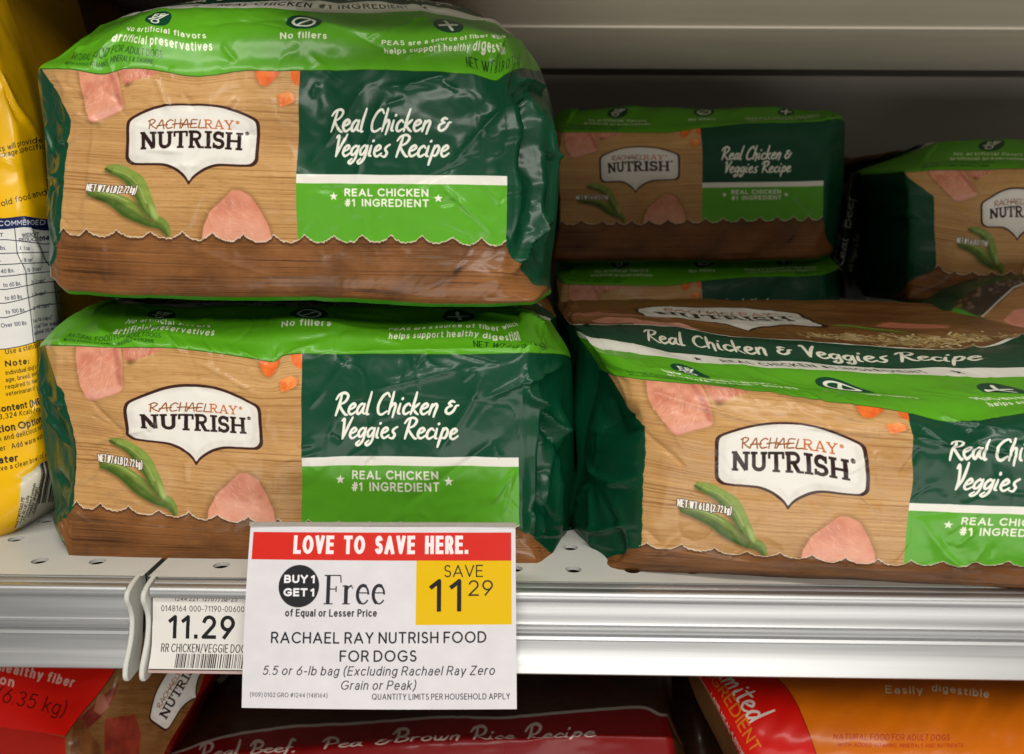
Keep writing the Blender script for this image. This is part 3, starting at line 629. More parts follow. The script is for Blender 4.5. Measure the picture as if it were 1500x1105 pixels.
        if side == 0: G = np.concatenate([wv[:, :0:-1], p], 1); UVg = np.concatenate([uvw2[:, :0:-1], uvp], 1)
        else: G = np.concatenate([p, wv[:, 1:]], 1); UVg = np.concatenate([uvp, uvw2[:, 1:]], 1)
        n = grid_normals(G); h, w = G.shape[:2]
        # keep the shared edge smooth with the front
        if side == 0: n[:, -1] = N[:iv + 1, iu0]
        else: n[:, 0] = N[:iv + 1, iu1]
        mesh_obj('side_gusset', (G - base).reshape(-1, 3), grid_faces(h, w), film, root, UVg.reshape(-1, 2), True, n.reshape(-1, 3))
        if side == 0: bl = [G[0, 0], G[-1, 0]]
        else: br = [G[0, -1], G[-1, -1]]
    mesh_obj('back_panel', [bl[0] - base, br[0] - base, br[1] - base, P[-1, len(us) // 2] - base, bl[1] - base], [(0, 4, 3, 2, 1)], green, root)
    lo = P[0]; Y = max(bl[0][1], br[0][1]); st = max(1, len(us) // 40); idx = list(range(0, len(us), st))
    if idx[-1] != len(us) - 1: idx.append(len(us) - 1)
    far = np.array([[bl[0][0] + (br[0][0] - bl[0][0]) * i / (len(us) - 1), Y, bl[0][2]] for i in idx])
    vv = np.vstack([lo[idx], far]) - base; n = len(idx)
    mesh_obj('bottom_panel', vv, [(i, i + n, i + 1 + n, i + 1) for i in range(n - 1)], green, root)
    return root

def sheet_bag(name, label, cat, rows, art, film, plain, base, thick=.08, step=4.0, seed=1, amp=1.0, creases=(), pxscale=.34, nu=60, group=None, uvpx=True):
    """upright or leaning pouch: surveyed front sheet (rows: py, [(s, px, py, depth)...]) with gussets and back behind it"""
    base = np.array(base); us = np.linspace(0, 1, nu); rv = [r[0] for r in rows]
    nv = int((rv[-1] - rv[0]) / step) + 1; vs = np.linspace(rv[0], rv[-1], nv)
    P = surf(rows, us, vs)
    R = np.array([pchip([p[0] for p in pts], np.array([[p[1], p[2]] for p in pts], float), us) for _, pts in rows])
    PX = np.stack([np.stack([pchip(rv, R[:, i, k], vs) for i in range(nu)], 1) for k in (0, 1)], -1)
    N = grid_normals(P[::-1])[::-1]
    Hh = wrinkle(PX[..., 0] * pxscale, -PX[..., 1] * pxscale, creases, seed, amp)
    ed = np.clip(np.minimum(us, 1 - us) * 12, 0, 1)[None, :]
    P = P + N * (Hh * ed * .001)[..., None]
    P = P[::-1]; PX = PX[::-1]; h, w = P.shape[:2]
    root = empty(name, base); tag(root, label, cat, group)
    u_, v_ = art.uv(PX[..., 0], -PX[..., 1])
    mesh_obj('front_panel', (P - base).reshape(-1, 3), grid_faces(h, w), film, root, np.stack([u_, v_], -1).reshape(-1, 2), True)
    ring = [(0, j) for j in range(w)] + [(i, w - 1) for i in range(1, h)] + [(h - 1, j) for j in range(w - 2, -1, -1)] + [(i, 0) for i in range(h - 2, 0, -1)]
    c = P.reshape(-1, 3).mean(0); q = np.array([P[i, j] for i, j in ring]); k = len(q)
    mid = q + (0, thick * .5, 0) + (q - c) * (.0, 0, 0); bk = q + (0, thick, 0) - (q - c) * .06
    vv = np.vstack([q, mid, bk]) - base
    fc = [(r * k + i, r * k + (i + 1) % k, (r + 1) * k + (i + 1) % k, (r + 1) * k + i) for r in (0, 1) for i in range(k)]
    o = mesh_obj('side_gusset', vv, fc, plain, root, smooth=True); bpy_fix(o)
    mesh_obj('back_panel', bk - base, [tuple(range(k))], plain, root)
    return root

# ------------------------------------------------------------------ the shelf: deck, lip rail, end brackets
WHITE = plain_mat('white_enamel', 'CBCAC3', .38, bump=.05, scale=60, vary=.05, wear=.55)
GAPM = plain_mat('dark_grey_steel', '4A4F49', .6)
ALU = plain_mat('brushed_aluminium', 'BEBFC0', .46, 1.0, bump=.08, scale=520, vary=.09, streak=(.02, 1, 1), wear=.30)
TAUPE = plain_mat('taupe_enamel', 'B0A89F', .5, bump=.04, scale=50, vary=.06)
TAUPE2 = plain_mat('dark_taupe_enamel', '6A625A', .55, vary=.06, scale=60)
BEIGE = plain_mat('beige_enamel', 'DED6C4', .33, bump=.05, scale=90, vary=.08, streak=(.1, 1, 1))

def deck(name, x0, x1, hx, hy, mat, parent, ncol, nrow=5, pitch=.0291, z=0.0, y0=-.0466, y1=.5, r=.0040, th=.0012):
    """enamelled sheet with a grid of punched round holes near the front"""
    V = []; F = []
    def quad(xa, xb, ya, yb):
        i = len(V); V.extend([(xa, ya, z), (xb, ya, z), (xb, yb, z), (xa, yb, z)]); F.append((i, i + 1, i + 2, i + 3))
    ya = hy - pitch / 2; y0 = min(y0, ya - .0002); yb = ya + nrow * pitch; xa = hx - pitch / 2; xb = xa + ncol * pitch
    quad(x0, x1, y0, ya); quad(x0, x1, yb, y1); quad(x0, xa, ya, yb); quad(xb, x1, ya, yb)
    for i in range(ncol):
        for j in range(nrow):
            cx, cy = hx + i * pitch, hy + j * pitch; K = 24; s = len(V); h = pitch / 2
            for k in range(K):
                t = 2 * math.pi * (k + .5) / K; V.append((cx + r * math.cos(t), cy + r * math.sin(t), z))
            for k in range(K):
                t = 2 * math.pi * (k + .5) / K; V.append((cx + r * math.cos(t), cy + r * math.sin(t), z - th * 1.6))
            for k in range(K):
                t = 2 * math.pi * (k + .5) / K; m = max(abs(math.cos(t)), abs(math.sin(t))); V.append((cx + h * math.cos(t) / m, cy + h * math.sin(t) / m, z))
            c0 = len(V); V.extend([(cx + h, cy + h, z), (cx - h, cy + h, z), (cx - h, cy - h, z), (cx + h, cy - h, z)])
            for k in range(K):
                k2 = (k + 1) % K; F.append((s + k, s + 2 * K + k, s + 2 * K + k2, s + k2)); F.append((s + K + k, s + k, s + k2, s + K + k2))
            for q, k in enumerate((K // 8 - 1, 3 * K // 8 - 1, 5 * K // 8 - 1, 7 * K // 8 - 1)):
                F.append((s + 2 * K + k, c0 + q, s + 2 * K + (k + 1) % K))
    o = mesh_obj(name, V, F, mat, parent)
    for p in o.data.polygons: pass
    return o
# rail section, from the deck lip forward and down (y, z)
def rail_front():
    k = .90
    P = [(-.0262, -.0012), (-.0290, -.0014), (-.0300, -.0022)]
    P += [(-.0325 + .0030 * math.cos(t), -.0046 + .0026 * math.sin(t)) for t in np.linspace(1.25, 3.3, 7)]
    P += [(-.0352, -.0066), (-.0345, -.0080), (-.0318, -.0084), (-.0314, -.0100), (-.0310, -.0150), (-.0318, -.0206), (-.0325, -.0215), (-.0342, -.0219), (-.0346, -.0232), (-.0342, -.0246), (-.0330, -.0251), (-.0332, -.0262), (-.0350, -.0268), (-.0358, -.0282),
          (-.0352, -.0292), (-.0362, -.0330), (-.0384, -.0375), (-.0408, -.0412), (-.0420, -.0436), (-.0412, -.0446), (-.0395, -.0446)]
    return [(y, z * k) for y, z in P]
RF = rail_front()
RAIL0 = RF + [(-.030, -.0396), (-.0275, -.027), (-.0262, -.0135)]
OFF = -.0203
RAIL = [(y + OFF, z) for y, z in RAIL0]
def bracket_prof(o=.0016):
    f = [(-.020, .0004), (-.0262, .0002), (-.0335, -.0012), (-.0384, -.0040), (-.0392, -.0080), (-.0372, -.0125), (-.0356, -.0180), (-.0362, -.0240), (-.0384, -.0300), (-.0420, -.0356), (-.0450, -.0400), (-.0464, -.0450), (-.0452, -.0484), (-.0424, -.0494)]
    return [(y + OFF, z * .91) for y, z in smooth_path(np.array(f), 3).tolist() + [(-.034, -.0490), (-.028, -.036), (-.024, -.018), (-.020, -.006)]]
XG0, XG1 = -.1815, -.1785       # the gap between the two shelf units
left_shelf = empty('shelf_unit', (-.45, .2, 0)); tag(left_shelf, 'white perforated metal shelf with bare aluminium rail, left of the narrow gap', 'shelf')
right_shelf = empty('shelf_unit', (.25, .2, 0)); tag(right_shelf, 'white perforated metal shelf under the green bags, its aluminium rail holding the price tags', 'shelf')
def rel(o, root):
    o.parent = root; o.location = tuple(-c for c in root.location); return o
rel(deck('deck', -.72, XG0, -.2409 - .0291 * 15, -.0295, WHITE, None, 17), left_shelf)
rel(deck('deck', XG1, .75, .0262 - .0291 * 6, -.0325, WHITE, None, 24), right_shelf)
rel(extrude_profile('price_rail', RAIL, -.72, XG0 - .0044, ALU, smooth=True), left_shelf)
rel(extrude_profile('price_rail', RAIL, XG1 + .004, .75, ALU, smooth=True), right_shelf)
BP = bracket_prof()
for root, xa in ((left_shelf, XG0 - .0042), (right_shelf, XG1 + .0006)):
    o = extrude_profile('end_bracket', BP, xa + .0004, xa + .0028, WHITE, smooth=True); rel(o, root)
    b = o.modifiers.new('bevel', 'BEVEL'); b.width = .0007; b.segments = 2; b.limit_method = 'ANGLE'
for root, xa in ((left_shelf, XG0 - .0012), (right_shelf, XG1)):
    rel(box('side_flange', (xa, -.040, -.03), (xa + .0012, .5, -.0004), GAPM if root is left_shelf else WHITE), root)
rel(box('lip_flange', (-.72, -.0461, -.012), (XG0 - .004, -.0449, -.0006), WHITE), left_shelf)
rel(box('lip_flange', (XG1 + .004, -.0461, -.012), (.75, -.0449, -.0006), WHITE), right_shelf)
rel(box('underside', (-.72, -.042, -.034), (XG0 - .002, .5, -.0315), TAUPE2), left_shelf)
rel(box('underside', (XG1 + .002, -.042, -.034), (.75, .5, -.0315), TAUPE2), right_shelf)

# back wall, upper shelf, lower shelf
bw = box('back_wall', (-.9, .520, -.42), (1.1, .530, .62), TAUPE); tag(bw, kind='structure')
us_ = empty('shelf_unit', (.3, .25, .305)); tag(us_, 'beige underside of the shelf above the small bag stack, top right', 'shelf')
xl = -.115
rel(box('front_deck', (xl, -.03, .3030), (1.0, .196, .3060), BEIGE), us_)
rel(box('rear_deck', (xl, .2, .3075), (1.0, .385, .3105), BEIGE), us_)
rel(box('rib', (xl, .193, .3015), (1.0, .199, .3110), BEIGE, bevel=.001), us_)
rel(box('back_channel', (xl, .388, .3230), (1.0, .516, .3260), TAUPE2), us_)
rel(box('rib', (xl, .384, .3080), (1.0, .3875, .3262), TAUPE2, bevel=.0008), us_)
rel(extrude_profile('price_rail', [(y, z + .306) for y, z in RAIL], xl, 1.0, ALU, smooth=True), us_)
rel(box('deck_plate', (xl, -.026, .3270), (1.0, .516, .3290), WHITE), us_)
us2 = empty('shelf_unit', (-.5, .25, .33)); tag(us2, 'dark shelf end overhead behind the top left bag', 'shelf')
rel(box('deck', (-.9, -.03, .3400), (xl - .004, .516, .3430), TAUPE2), us2)
for i in range(7):
    rel(box('rib', (-.235 + .018 * i, .05, .3340), (-.233 + .018 * i, .5, .3398), TAUPE2), us2)
ls = box('lower_shelf', (-.9, -.03, -.345), (1.0, .519, -.33), WHITE); tag(ls, 'enamelled shelf under the red and orange bags at the bottom', 'shelf')

# ------------------------------------------------------------------ green and tan bags
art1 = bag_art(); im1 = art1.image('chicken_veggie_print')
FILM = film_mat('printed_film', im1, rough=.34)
FILM_B = film_mat('printed_film_rear', im1, rough=.5, coat=.1)
GREEN = film_mat('plain_green_film', col=DKG)

A_rows = [
 (-3, [(-36, 78, 765, .045), (-15, 93, 790, .006), (0, 112, 821, .000), (60, 270, 823, -.004), (116, 440, 826, -.004), (160, 580, 831, -.004), (221, 785, 839, -.002), (236, 812, 841, .008), (246, 826, 838, .02), (256, 833, 819, .055)]),
 (0, [(-36, 78, 762, .045), (-15, 90, 780, .004), (0, 108, 817, -.004), (60, 270, 819, -.006), (116, 440, 822, -.006), (160, 580, 827, -.006), (221, 785, 834, -.008), (236, 812, 837, .0), (246, 826, 834, .015), (256, 833, 816, .05)]),
 (33, [(-36, 80, 735, .05), (-15, 96, 738, .02), (0, 109, 738, .0), (60, 275, 754, -.002), (116, 442, 766, -.003), (160, 578, 768, -.003), (221, 761, 772, 0), (240, 800, 772, .018), (256, 838, 765, .05)]),
 (62, [(-36, 66, 655, .05), (-15, 92, 650, .022), (0, 110, 652, .0), (60, 280, 672, -.004), (116, 443, 682, -.005), (160, 576, 681, -.005), (221, 760, 683, 0), (240, 800, 690, .018), (256, 841, 690, .05)]),
 (93, [(-36, 56, 575, .05), (-15, 76, 572, .024), (0, 97, 574, .0), (29, 184, 588, -.002), (60, 280, 588, -.004), (97, 383, 594, -.004), (116, 443, 594, -.004), (160, 575, 592, -.004), (221, 759, 592, 0), (240, 803, 590, .02), (256, 840, 590, .05)]),
 (117, [(-36, 63, 514, .05), (-15, 69, 506, .022), (0, 100, 507, .0), (20, 160, 509, .0), (45, 235, 510, .0), (73, 320, 518, -.001), (92, 375, 526, -.002), (100, 400, 530, -.002), (107, 414, 522, 0), (116, 443, 518, 0), (150, 545, 519, 0), (190, 670, 520, 0), (221, 762, 518, .002), (240, 812, 518, .022), (256, 836, 524, .055)]),
 (125, [(-36, 72, 498, .052), (-15, 82, 492, .03), (0, 108, 491, .012), (45, 232, 495, .006), (92, 368, 503, .006), (116, 443, 497, .006), (150, 548, 500, .006), (190, 665, 499, .006), (221, 763, 502, .01), (240, 806, 503, .03), (256, 832, 512, .06)]),
 (133, [(-36, 88, 478, .06), (-15, 110, 470, .04), (0, 138, 468, .025), (45, 240, 477, .015), (92, 370, 480, .014), (116, 443, 475, .014), (150, 552, 482, .014), (190, 668, 480, .014), (221, 758, 480, .02), (240, 796, 482, .04), (256, 824, 498, .065)]),
 (146, [(-36, 118, 464, .08), (-15, 138, 456, .06), (0, 155, 452, .04), (45, 238, 463, .032), (92, 370, 465, .03), (116, 448, 460, .03), (150, 556, 470, .03), (190, 666, 467, .03), (221, 748, 462, .036), (240, 786, 466, .05), (256, 815, 484, .075)]),
 (160, [(-36, 146, 449, .09), (0, 176, 446, .06), (45, 248, 449, .046), (116, 450, 447, .045), (190, 664, 449, .045), (221, 740, 449, .05), (256, 806, 470, .085)]),
 (205, [(-36, -.262, .12, .112, 0), (0, -.245, .10, .121, 0), (116, -.115, .095, .122, 0), (221, 0.0, .1, .121, 0), (256, .022, .13, .108, 0)]),
 (330, [(-36, -.262, .28, .108, 0), (0, -.245, .28, .116, 0), (116, -.115, .28, .118, 0), (221, 0.0, .28, .116, 0), (256, .022, .28, .105, 0)])]
B_rows = [
 (-5, [(-36, 74, 403, .04), (-15, 84, 412, .015), (0, 104, 431, .004), (60, 260, 437, .003), (116, 440, 440, .003), (221, 700, 449, .004), (236, 775, 447, .01), (245, 800, 431, .03), (256, 806, 425, .06)]),
 (0, [(-36, 73, 400, .04), (-15, 78, 407, .01), (0, 100, 424, -.002), (60, 260, 430, -.003), (116, 440, 432, -.003), (221, 700, 442, -.003), (236, 778, 441, .0), (245, 799, 424, .02), (256, 806, 418, .05)]),
 (14, [(-36, 72, 375, .04), (-15, 80, 382, .012), (0, 96, 388, -.001), (60, 262, 396, -.005), (116, 440, 400, -.006), (221, 725, 404, -.005), (236, 775, 408, .01), (245, 792, 405, .022), (256, 806, 395, .05)]),
 (33, [(-36, 72, 330, .045), (-15, 82, 334, .02), (0, 91, 338, .0), (60, 265, 345, -.003), (116, 437, 350, -.004), (160, 565, 350, -.004), (221, 742, 356, 0), (236, 772, 360, .015), (256, 812, 350, .05)]),
 (62, [(-36, 70, 262, .045), (-15, 84, 258, .02), (0, 96, 256, .0), (30, 184, 262, -.003), (60, 268, 262, -.004), (116, 435, 268, -.005), (160, 563, 269, -.005), (221, 743, 271, 0), (236, 775, 270, .02), (256, 819, 262, .05)]),
 (93, [(-36, 64, 172, .048), (-15, 84, 172, .022), (0, 105, 174, .0), (29, 186, 175, -.003), (60, 272, 173, -.004), (97, 381, 176, -.004), (116, 438, 178, -.004), (160, 566, 178, -.004), (221, 743, 178, 0), (234, 770, 172, .02), (256, 811, 172, .055)]),
 (117, [(-36, 59, 105, .05), (-15, 63, 101, .022), (0, 105, 101, .0), (16, 150, 109, .0), (35, 200, 101, .0), (66, 290, 113, -.001), (92, 370, 104, 0), (116, 440, 104, 0), (160, 570, 104, 0), (200, 690, 109, 0), (214, 724, 118, .004), (224, 742, 108, .01), (236, 766, 99, .025), (256, 792, 104, .065)]),
 (124, [(-36, 76, 92, .055), (-15, 92, 86, .035), (0, 118, 80, .012), (35, 205, 82, .004), (66, 292, 92, .003), (116, 441, 84, .004), (160, 572, 84, .004), (200, 688, 84, .005), (224, 742, 84, .014), (236, 764, 80, .03), (256, 786, 92, .07)]),
 (132, [(-36, 100, 72, .07), (-15, 122, 64, .05), (0, 146, 55, .024), (44, 233, 54, .009), (66, 292, 64, .008), (116, 441, 56, .009), (160, 572, 66, .009), (200, 690, 58, .01), (224, 742, 54, .02), (236, 758, 58, .035), (256, 778, 80, .075)]),
 (146, [(-36, 134, 50, .085), (-15, 156, 40, .065), (0, 175, 36, .04), (44, 231, 30, .02), (80, 330, 34, .018), (116, 441, 34, .018), (150, 545, 42, .018), (192, 657, 36, .019), (224, 725, 42, .03), (240, 750, 52, .045), (256, 768, 70, .085)]),
 (160, [(-36, 160, 36, .09), (0, 198, 22, .055), (44, 246, 15, .034), (116, 440, 18, .030), (150, 548, 22, .030), (175, 610, 17, .031), (192, 642, 21, .033), (224, 708, 32, .045), (256, 758, 60, .095)]),
 (167, [(-36, 172, 31, .1), (0, 212, 17, .065), (44, 256, 12, .044), (116, 442, 9, .040), (160, 570, 10, .040), (192, 632, 13, .044), (224, 700, 27, .055), (256, 752, 56, .10)]),
 (205, [(-36, -.235, .15, .272, 0), (0, -.225, .11, .284, 0), (116, -.115, .08, .294, 0), (192, -.045, .085, .29, 0), (224, -.02, .1, .282, 0), (256, -.004, .14, .262, 0)]),
 (330, [(-36, -.25, .26, .23, 0), (0, -.24, .26, .244, 0), (116, -.115, .26, .255, 0), (221, -.01, .26, .244, 0), (256, .005, .26, .225, 0)])]
C_rows = [
 (-3, [(-36, 840, 796, .035), (-22, 866, 836, .008), (-12, 885, 840, -.008), (0, 908, 842, -.018), (60, 1110, 848, -.026), (116, 1320, 858, -.032), (160, 1480, 864, -.036), (221, 1700, 872, -.04), (256, 1800, 860, -.01)]),
 (0, [(-36, 838, 790, .035), (-22, 862, 832, .006), (-12, 880, 834, -.012), (0, 905, 836, -.024), (60, 1105, 843, -.032), (116, 1320, 853, -.038), (160, 1480, 860, -.042), (221, 1695, 867, -.046), (256, 1805, 855, -.015)]),
 (14, [(-36, 836, 775, .035), (-22, 862, 812, .008), (-12, 890, 820, -.012), (0, 918, 822, -.028), (60, 1118, 833, -.039), (116, 1322, 844, -.044), (160, 1478, 849, -.048), (221, 1692, 855, -.05), (256, 1805, 845, -.02)]),
 (33, [(-36, 838, 752, .03), (-18, 880, 780, .0), (-6, 920, 792, -.022), (0, 940, 798, -.033), (17, 998, 801, -.038), (60, 1140, 814, -.046), (90, 1238, 820, -.05), (116, 1323, 824, -.05), (160, 1468, 826, -.052), (221, 1680, 832, -.055), (256, 1790, 825, -.03)]),
 (62, [(-36, 852, 690, .03), (-22, 866, 696, .012), (-14, 872, 700, .004), (0, 941, 712, -.036), (29, 1047, 728, -.044), (63, 1155, 738, -.048), (97, 1272, 745, -.051), (116, 1331, 748, -.052), (160, 1478, 753, -.056), (221, 1690, 760, -.058), (256, 1800, 750, -.03)]),
 (80, [(-36, 858, 640, .03), (-22, 872, 650, .012), (-14, 878, 655, .006), (0, 946, 660, -.036), (29, 1048, 680, -.044), (63, 1155, 684, -.048), (97, 1273, 700, -.051), (116, 1337, 704, -.052), (160, 1484, 706, -.056), (221, 1695, 712, -.058), (256, 1800, 700, -.03)]),
 (93, [(-36, 868, 596, .03), (-24, 876, 606, .014), (-12, 906, 618, .002), (0, 945, 622, -.034), (29, 1048, 638, -.044), (63, 1155, 640, -.048), (97, 1270, 652, -.05), (116, 1337, 656, -.052), (160, 1482, 656, -.056), (221, 1692, 660, -.058), (256, 1795, 655, -.03)]),
 (108, [(-36, 876, 562, .03), (-22, 888, 572, .006), (-8, 915, 580, -.022), (0, 936, 584, -.031), (29, 1048, 596, -.041), (63, 1155, 602, -.045), (97, 1268, 614, -.048), (116, 1333, 618, -.048), (140, 1412, 634, -.049), (160, 1478, 626, -.052), (221, 1688, 622, -.054), (256, 1790, 620, -.03)]),
 (117, [(-36, 878, 541, .03), (-15, 890, 547, .002), (0, 934, 556, -.024), (30, 1040, 566, -.033), (57, 1130, 579, -.038), (80, 1205, 590, -.040), (100, 1275, 597, -.042), (116, 1330, 605, -.042), (140, 1405, 621, -.044), (160, 1470, 612, -.046), (190, 1570, 600, -.048), (221, 1680, 598, -.05), (256, 1780, 598, -.025)]),
 (128, [(-36, 870, 525, .034), (-15, 880, 528, .008), (0, 918, 540, -.014), (40, 1050, 562, -.024), (80, 1195, 574, -.03), (116, 1316, 585, -.032), (150, 1424, 594, -.034), (190, 1560, 588, -.036), (221, 1660, 586, -.038), (256, 1755, 580, -.01)]),
 (146, [(-36, 858, 508, .04), (-15, 868, 510, .016), (0, 902, 520, .0), (44, 1006, 545, -.01), (80, 1110, 556, -.014), (117, 1228, 568, -.016), (150, 1340, 573, -.018), (192, 1462, 572, -.02), (221, 1590, 570, -.02), (256, 1700, 565, .005)]),
 (160, [(-36, 848, 494, .05), (-15, 862, 500, .026), (0, 893, 511, .016), (44, 990, 526, .006), (116, 1190, 543, .0), (160, 1330, 551, .0), (192, 1440, 553, .0), (221, 1545, 553, .0), (256, 1660, 548, .02)]),
 (172, [(-36, 843, 484, .06), (-15, 853, 488, .04), (0, 884, 495, .03), (44, 975, 514, .02), (116, 1168, 533, .016), (160, 1300, 539, .014), (221, 1500, 541, .014), (256, 1620, 538, .035)]),
 (205, [(-36, 832, 472, .09), (-15, 842, 476, .07), (0, 866, 476, .065), (44, 950, 479, .06), (116, 1125, 497, .05), (160, 1258, 508, .045), (192, 1365, 513, .045), (210, 1440, 510, .05), (226, 1500, 498, .06), (256, 1570, 495, .08)]),
 (260, [(-36, 822, 458, .15), (0, 850, 456, .14), (116, 1075, 466, .13), (221, 1330, 474, .13), (240, 1420, 474, .14), (256, 1480, 476, .16)]),
 (330, [(-36, 815, 447, .24), (0, 840, 441, .235), (116, 1050, 439, .23), (221, 1290, 443, .23), (240, 1350, 446, .235), (256, 1390, 452, .25)])]
E_rows = [
 (-3, [(-36, 803, 374, .36), (0, 815, 384, .312), (116, 1012, 384, .308), (221, 1180, 382, .308), (240, 1212, 374, .32), (256, 1222, 364, .36)]),
 (0, [(-36, 803, 372, .355), (-18, 806, 376, .33), (0, 814, 380, .302), (116, 1012, 380, .30), (221, 1180, 378, .30), (240, 1214, 370, .315), (256, 1224, 360, .355)]),
 (33, [(-36, 806, 322, .35), (-18, 812, 325, .325), (0, 821, 326, .3), (29, 878, 326, .299), (60, 924, 326, .298), (116, 1028, 323, .297), (221, 1205, 319, .30), (240, 1219, 319, .315), (256, 1231, 318, .35)]),
 (62, [(-36, 805, 282, .35), (0, 820, 281, .3), (29, 879, 280, .298), (60, 926, 278, .297), (97, 996, 276, .297), (116, 1029, 275, .296), (221, 1206, 272, .30), (240, 1222, 270, .315), (256, 1236, 268, .35)]),
 (93, [(-36, 804, 228, .35), (0, 819, 228, .3), (29, 878, 229, .298), (60, 925, 226, .297), (97, 996, 226, .296), (116, 1029, 226, .296), (221, 1206, 222, .30), (240, 1223, 218, .315), (256, 1237, 216, .35)]),
 (117, [(-36, 808, 186, .35), (-15, 814, 190, .32), (0, 825, 194, .302), (30, 880, 194, .3), (70, 966, 195, .3), (116, 1026, 188, .3), (160, 1110, 181, .3), (221, 1205, 179, .304), (240, 1225, 178, .32), (256, 1237, 181, .355)]),
 (130, [(-36, 812, 176, .36), (0, 835, 182, .315), (60, 930, 182, .31), (116, 1026, 178, .31), (221, 1200, 172, .315), (256, 1234, 173, .365)]),
 (160, [(-36, 818, 168, .39), (0, 850, 165, .35), (60, 935, 156, .34), (116, 1030, 160, .34), (160, 1110, 158, .34), (221, 1190, 163, .345), (256, 1226, 166, .39)]),
 (330, [(-36, .06, .49, .236, 0), (0, .07, .47, .245, 0), (116, .17, .47, .25, 0), (221, .26, .47, .245, 0), (256, .27, .49, .236, 0)])]
F_rows = [
 (-3, [(-36, 1262, 434, .40), (-15, 1320, 441, .30), (0, 1330, 444, .276), (116, 1560, 452, .27), (221, 1750, 456, .27), (256, 1810, 450, .30)]),
 (0, [(-36, 1260, 430, .40), (-18, 1318, 437, .295), (0, 1330, 438, .268), (60, 1450, 442, .262), (116, 1560, 448, .26), (221, 1750, 452, .26), (256, 1812, 446, .3)]),
 (33, [(-36, 1252, 380, .40), (-15, 1330, 388, .274), (0, 1371, 391, .268), (17, 1398, 400, .262), (60, 1478, 400, .26), (116, 1574, 402, .26), (221, 1760, 404, .26), (256, 1820, 400, .3)]),
 (62, [(-36, 1249, 335, .40), (-15, 1330, 332, .272), (0, 1369, 336, .266), (29, 1436, 345, .26), (60, 1484, 347, .258), (116, 1580, 350, .258), (221, 1764, 352, .26), (256, 1822, 350, .3)]),
 (93, [(-36, 1247, 292, .40), (-15, 1328, 283, .272), (0, 1368, 287, .266), (29, 1436, 296, .26), (60, 1484, 290, .258), (116, 1578, 290, .258), (221, 1762, 292, .26), (256, 1820, 290, .3)]),
 (117, [(-36, 1247, 259, .40), (-15, 1322, 251, .278), (0, 1352, 250, .27), (30, 1422, 250, .264), (60, 1482, 248, .262), (116, 1576, 250, .262), (221, 1756, 250, .265), (256, 1815, 250, .3)]),
 (130, [(-36, 1252, 253, .41), (0, 1358, 238, .285), (60, 1480, 233, .275), (116, 1572, 236, .275), (221, 1750, 236, .28), (256, 1808, 240, .31)]),
 (160, [(-36, 1290, 238, .43), (0, 1375, 211, .33), (60, 1480, 206, .32), (116, 1566, 205, .32), (221, 1735, 208, .325), (256, 1790, 215, .36)]),
 (330, [(-36, .29, .50, .215, 0), (0, .33, .48, .235, 0), (116, .47, .48, .24, 0), (221, .56, .48, .235, 0), (256, .58, .49, .225, 0)])]

A_cr = [(10, 95, 30, 70, .9, -1.2), (5, 60, 40, 78, .8, 1.0), (2, 50, 22, 64, .7, 1.1), (0, 40, 25, 58, .8, 1.0), (60, 112, 98, 98, .6, .9), (226, 20, 229, 112, 1.4, 2.6), (236, 30, 233, 112, 1.2, -3.0), (222, 100, 246, 78, 1.0, 3.0), (246, 20, 243, 100, 1.2, 2.6), (224, 40, 240, 66, 1.0, -2.2), (118, 90, 140, 116, 1.2, 1.0), (150, 100, 195, 112, 1.6, 1.6), (180, 66, 205, 110, 2.2, 1.6), (160, 40, 215, 80, 2.0, -1.0), (205, 45, 219, 60, .7, .9), (200, 95, 250, 112, 1.0, 1.6),
        (125, 118, 250, 121, 1.4, 1.4), (0, 133, 40, 118, 1.2, 2.0), (20, 125, 70, 140, 1.0, -1.5), (228, 95, 252, 60, 1.1, -2.0), (232, 20, 246, 100, 1.3, 1.8), (100, 138, 170, 128, 3, 1.5), (195, 150, 250, 130, 1.4, 2.2), (-30, 80, -5, 60, 1.1, 1.6), (-30, 50, -4, 40, 1.1, -1.4)]
B_cr = [(12, 100, 15, 34, .8, 1.1), (45, 115, 52, 96, .8, 1.0), (78, 96, 86, 104, .6, .8), (80, 30, 86, 58, .6, .7), (0, 96, 20, 90, .8, 1.2), (130, 80, 150, 112, 1.6, 1.4), (145, 60, 160, 108, 1.6, 1.3), (120, 70, 140, 95, 1.6, 1.0), (190, 70, 222, 105, 1.8, 1.6), (186, 62, 214, 36, .9, 1.2), (150, 50, 205, 76, 1.2, -.8), (165, 108, 190, 116, 1.6, 1.8),
        (224, 30, 224, 116, .9, 2.4), (229, 60, 229, 108, 2.2, -6.0), (235, 20, 236, 112, 1.0, 4.2), (248, 30, 250, 100, 1.0, 3.2), (230, 112, 250, 104, .9, 3.4), (226, 78, 236, 104, .9, -3.0), (226, 12, 240, 55, 1.0, 3.2), (236, 76, 252, 72, .8, 2.6), (240, 60, 246, 20, .9, -2.6), (212, 120, 224, 135, 1.0, 2.6), (8, 118, 24, 136, 1.0, 1.8), (120, 146, 160, 138, 3, 1.6), (60, 140, 120, 150, 3, -1.2), (165, 122, 190, 134, 2, 1.2), (-34, 60, -4, 62, .7, 1.3), (-30, 90, -12, 70, 1.4, 1.6), (60, 28, 110, 8, 1.4, .8), (25, 30, 24, 4, 1.2, 1.1)]
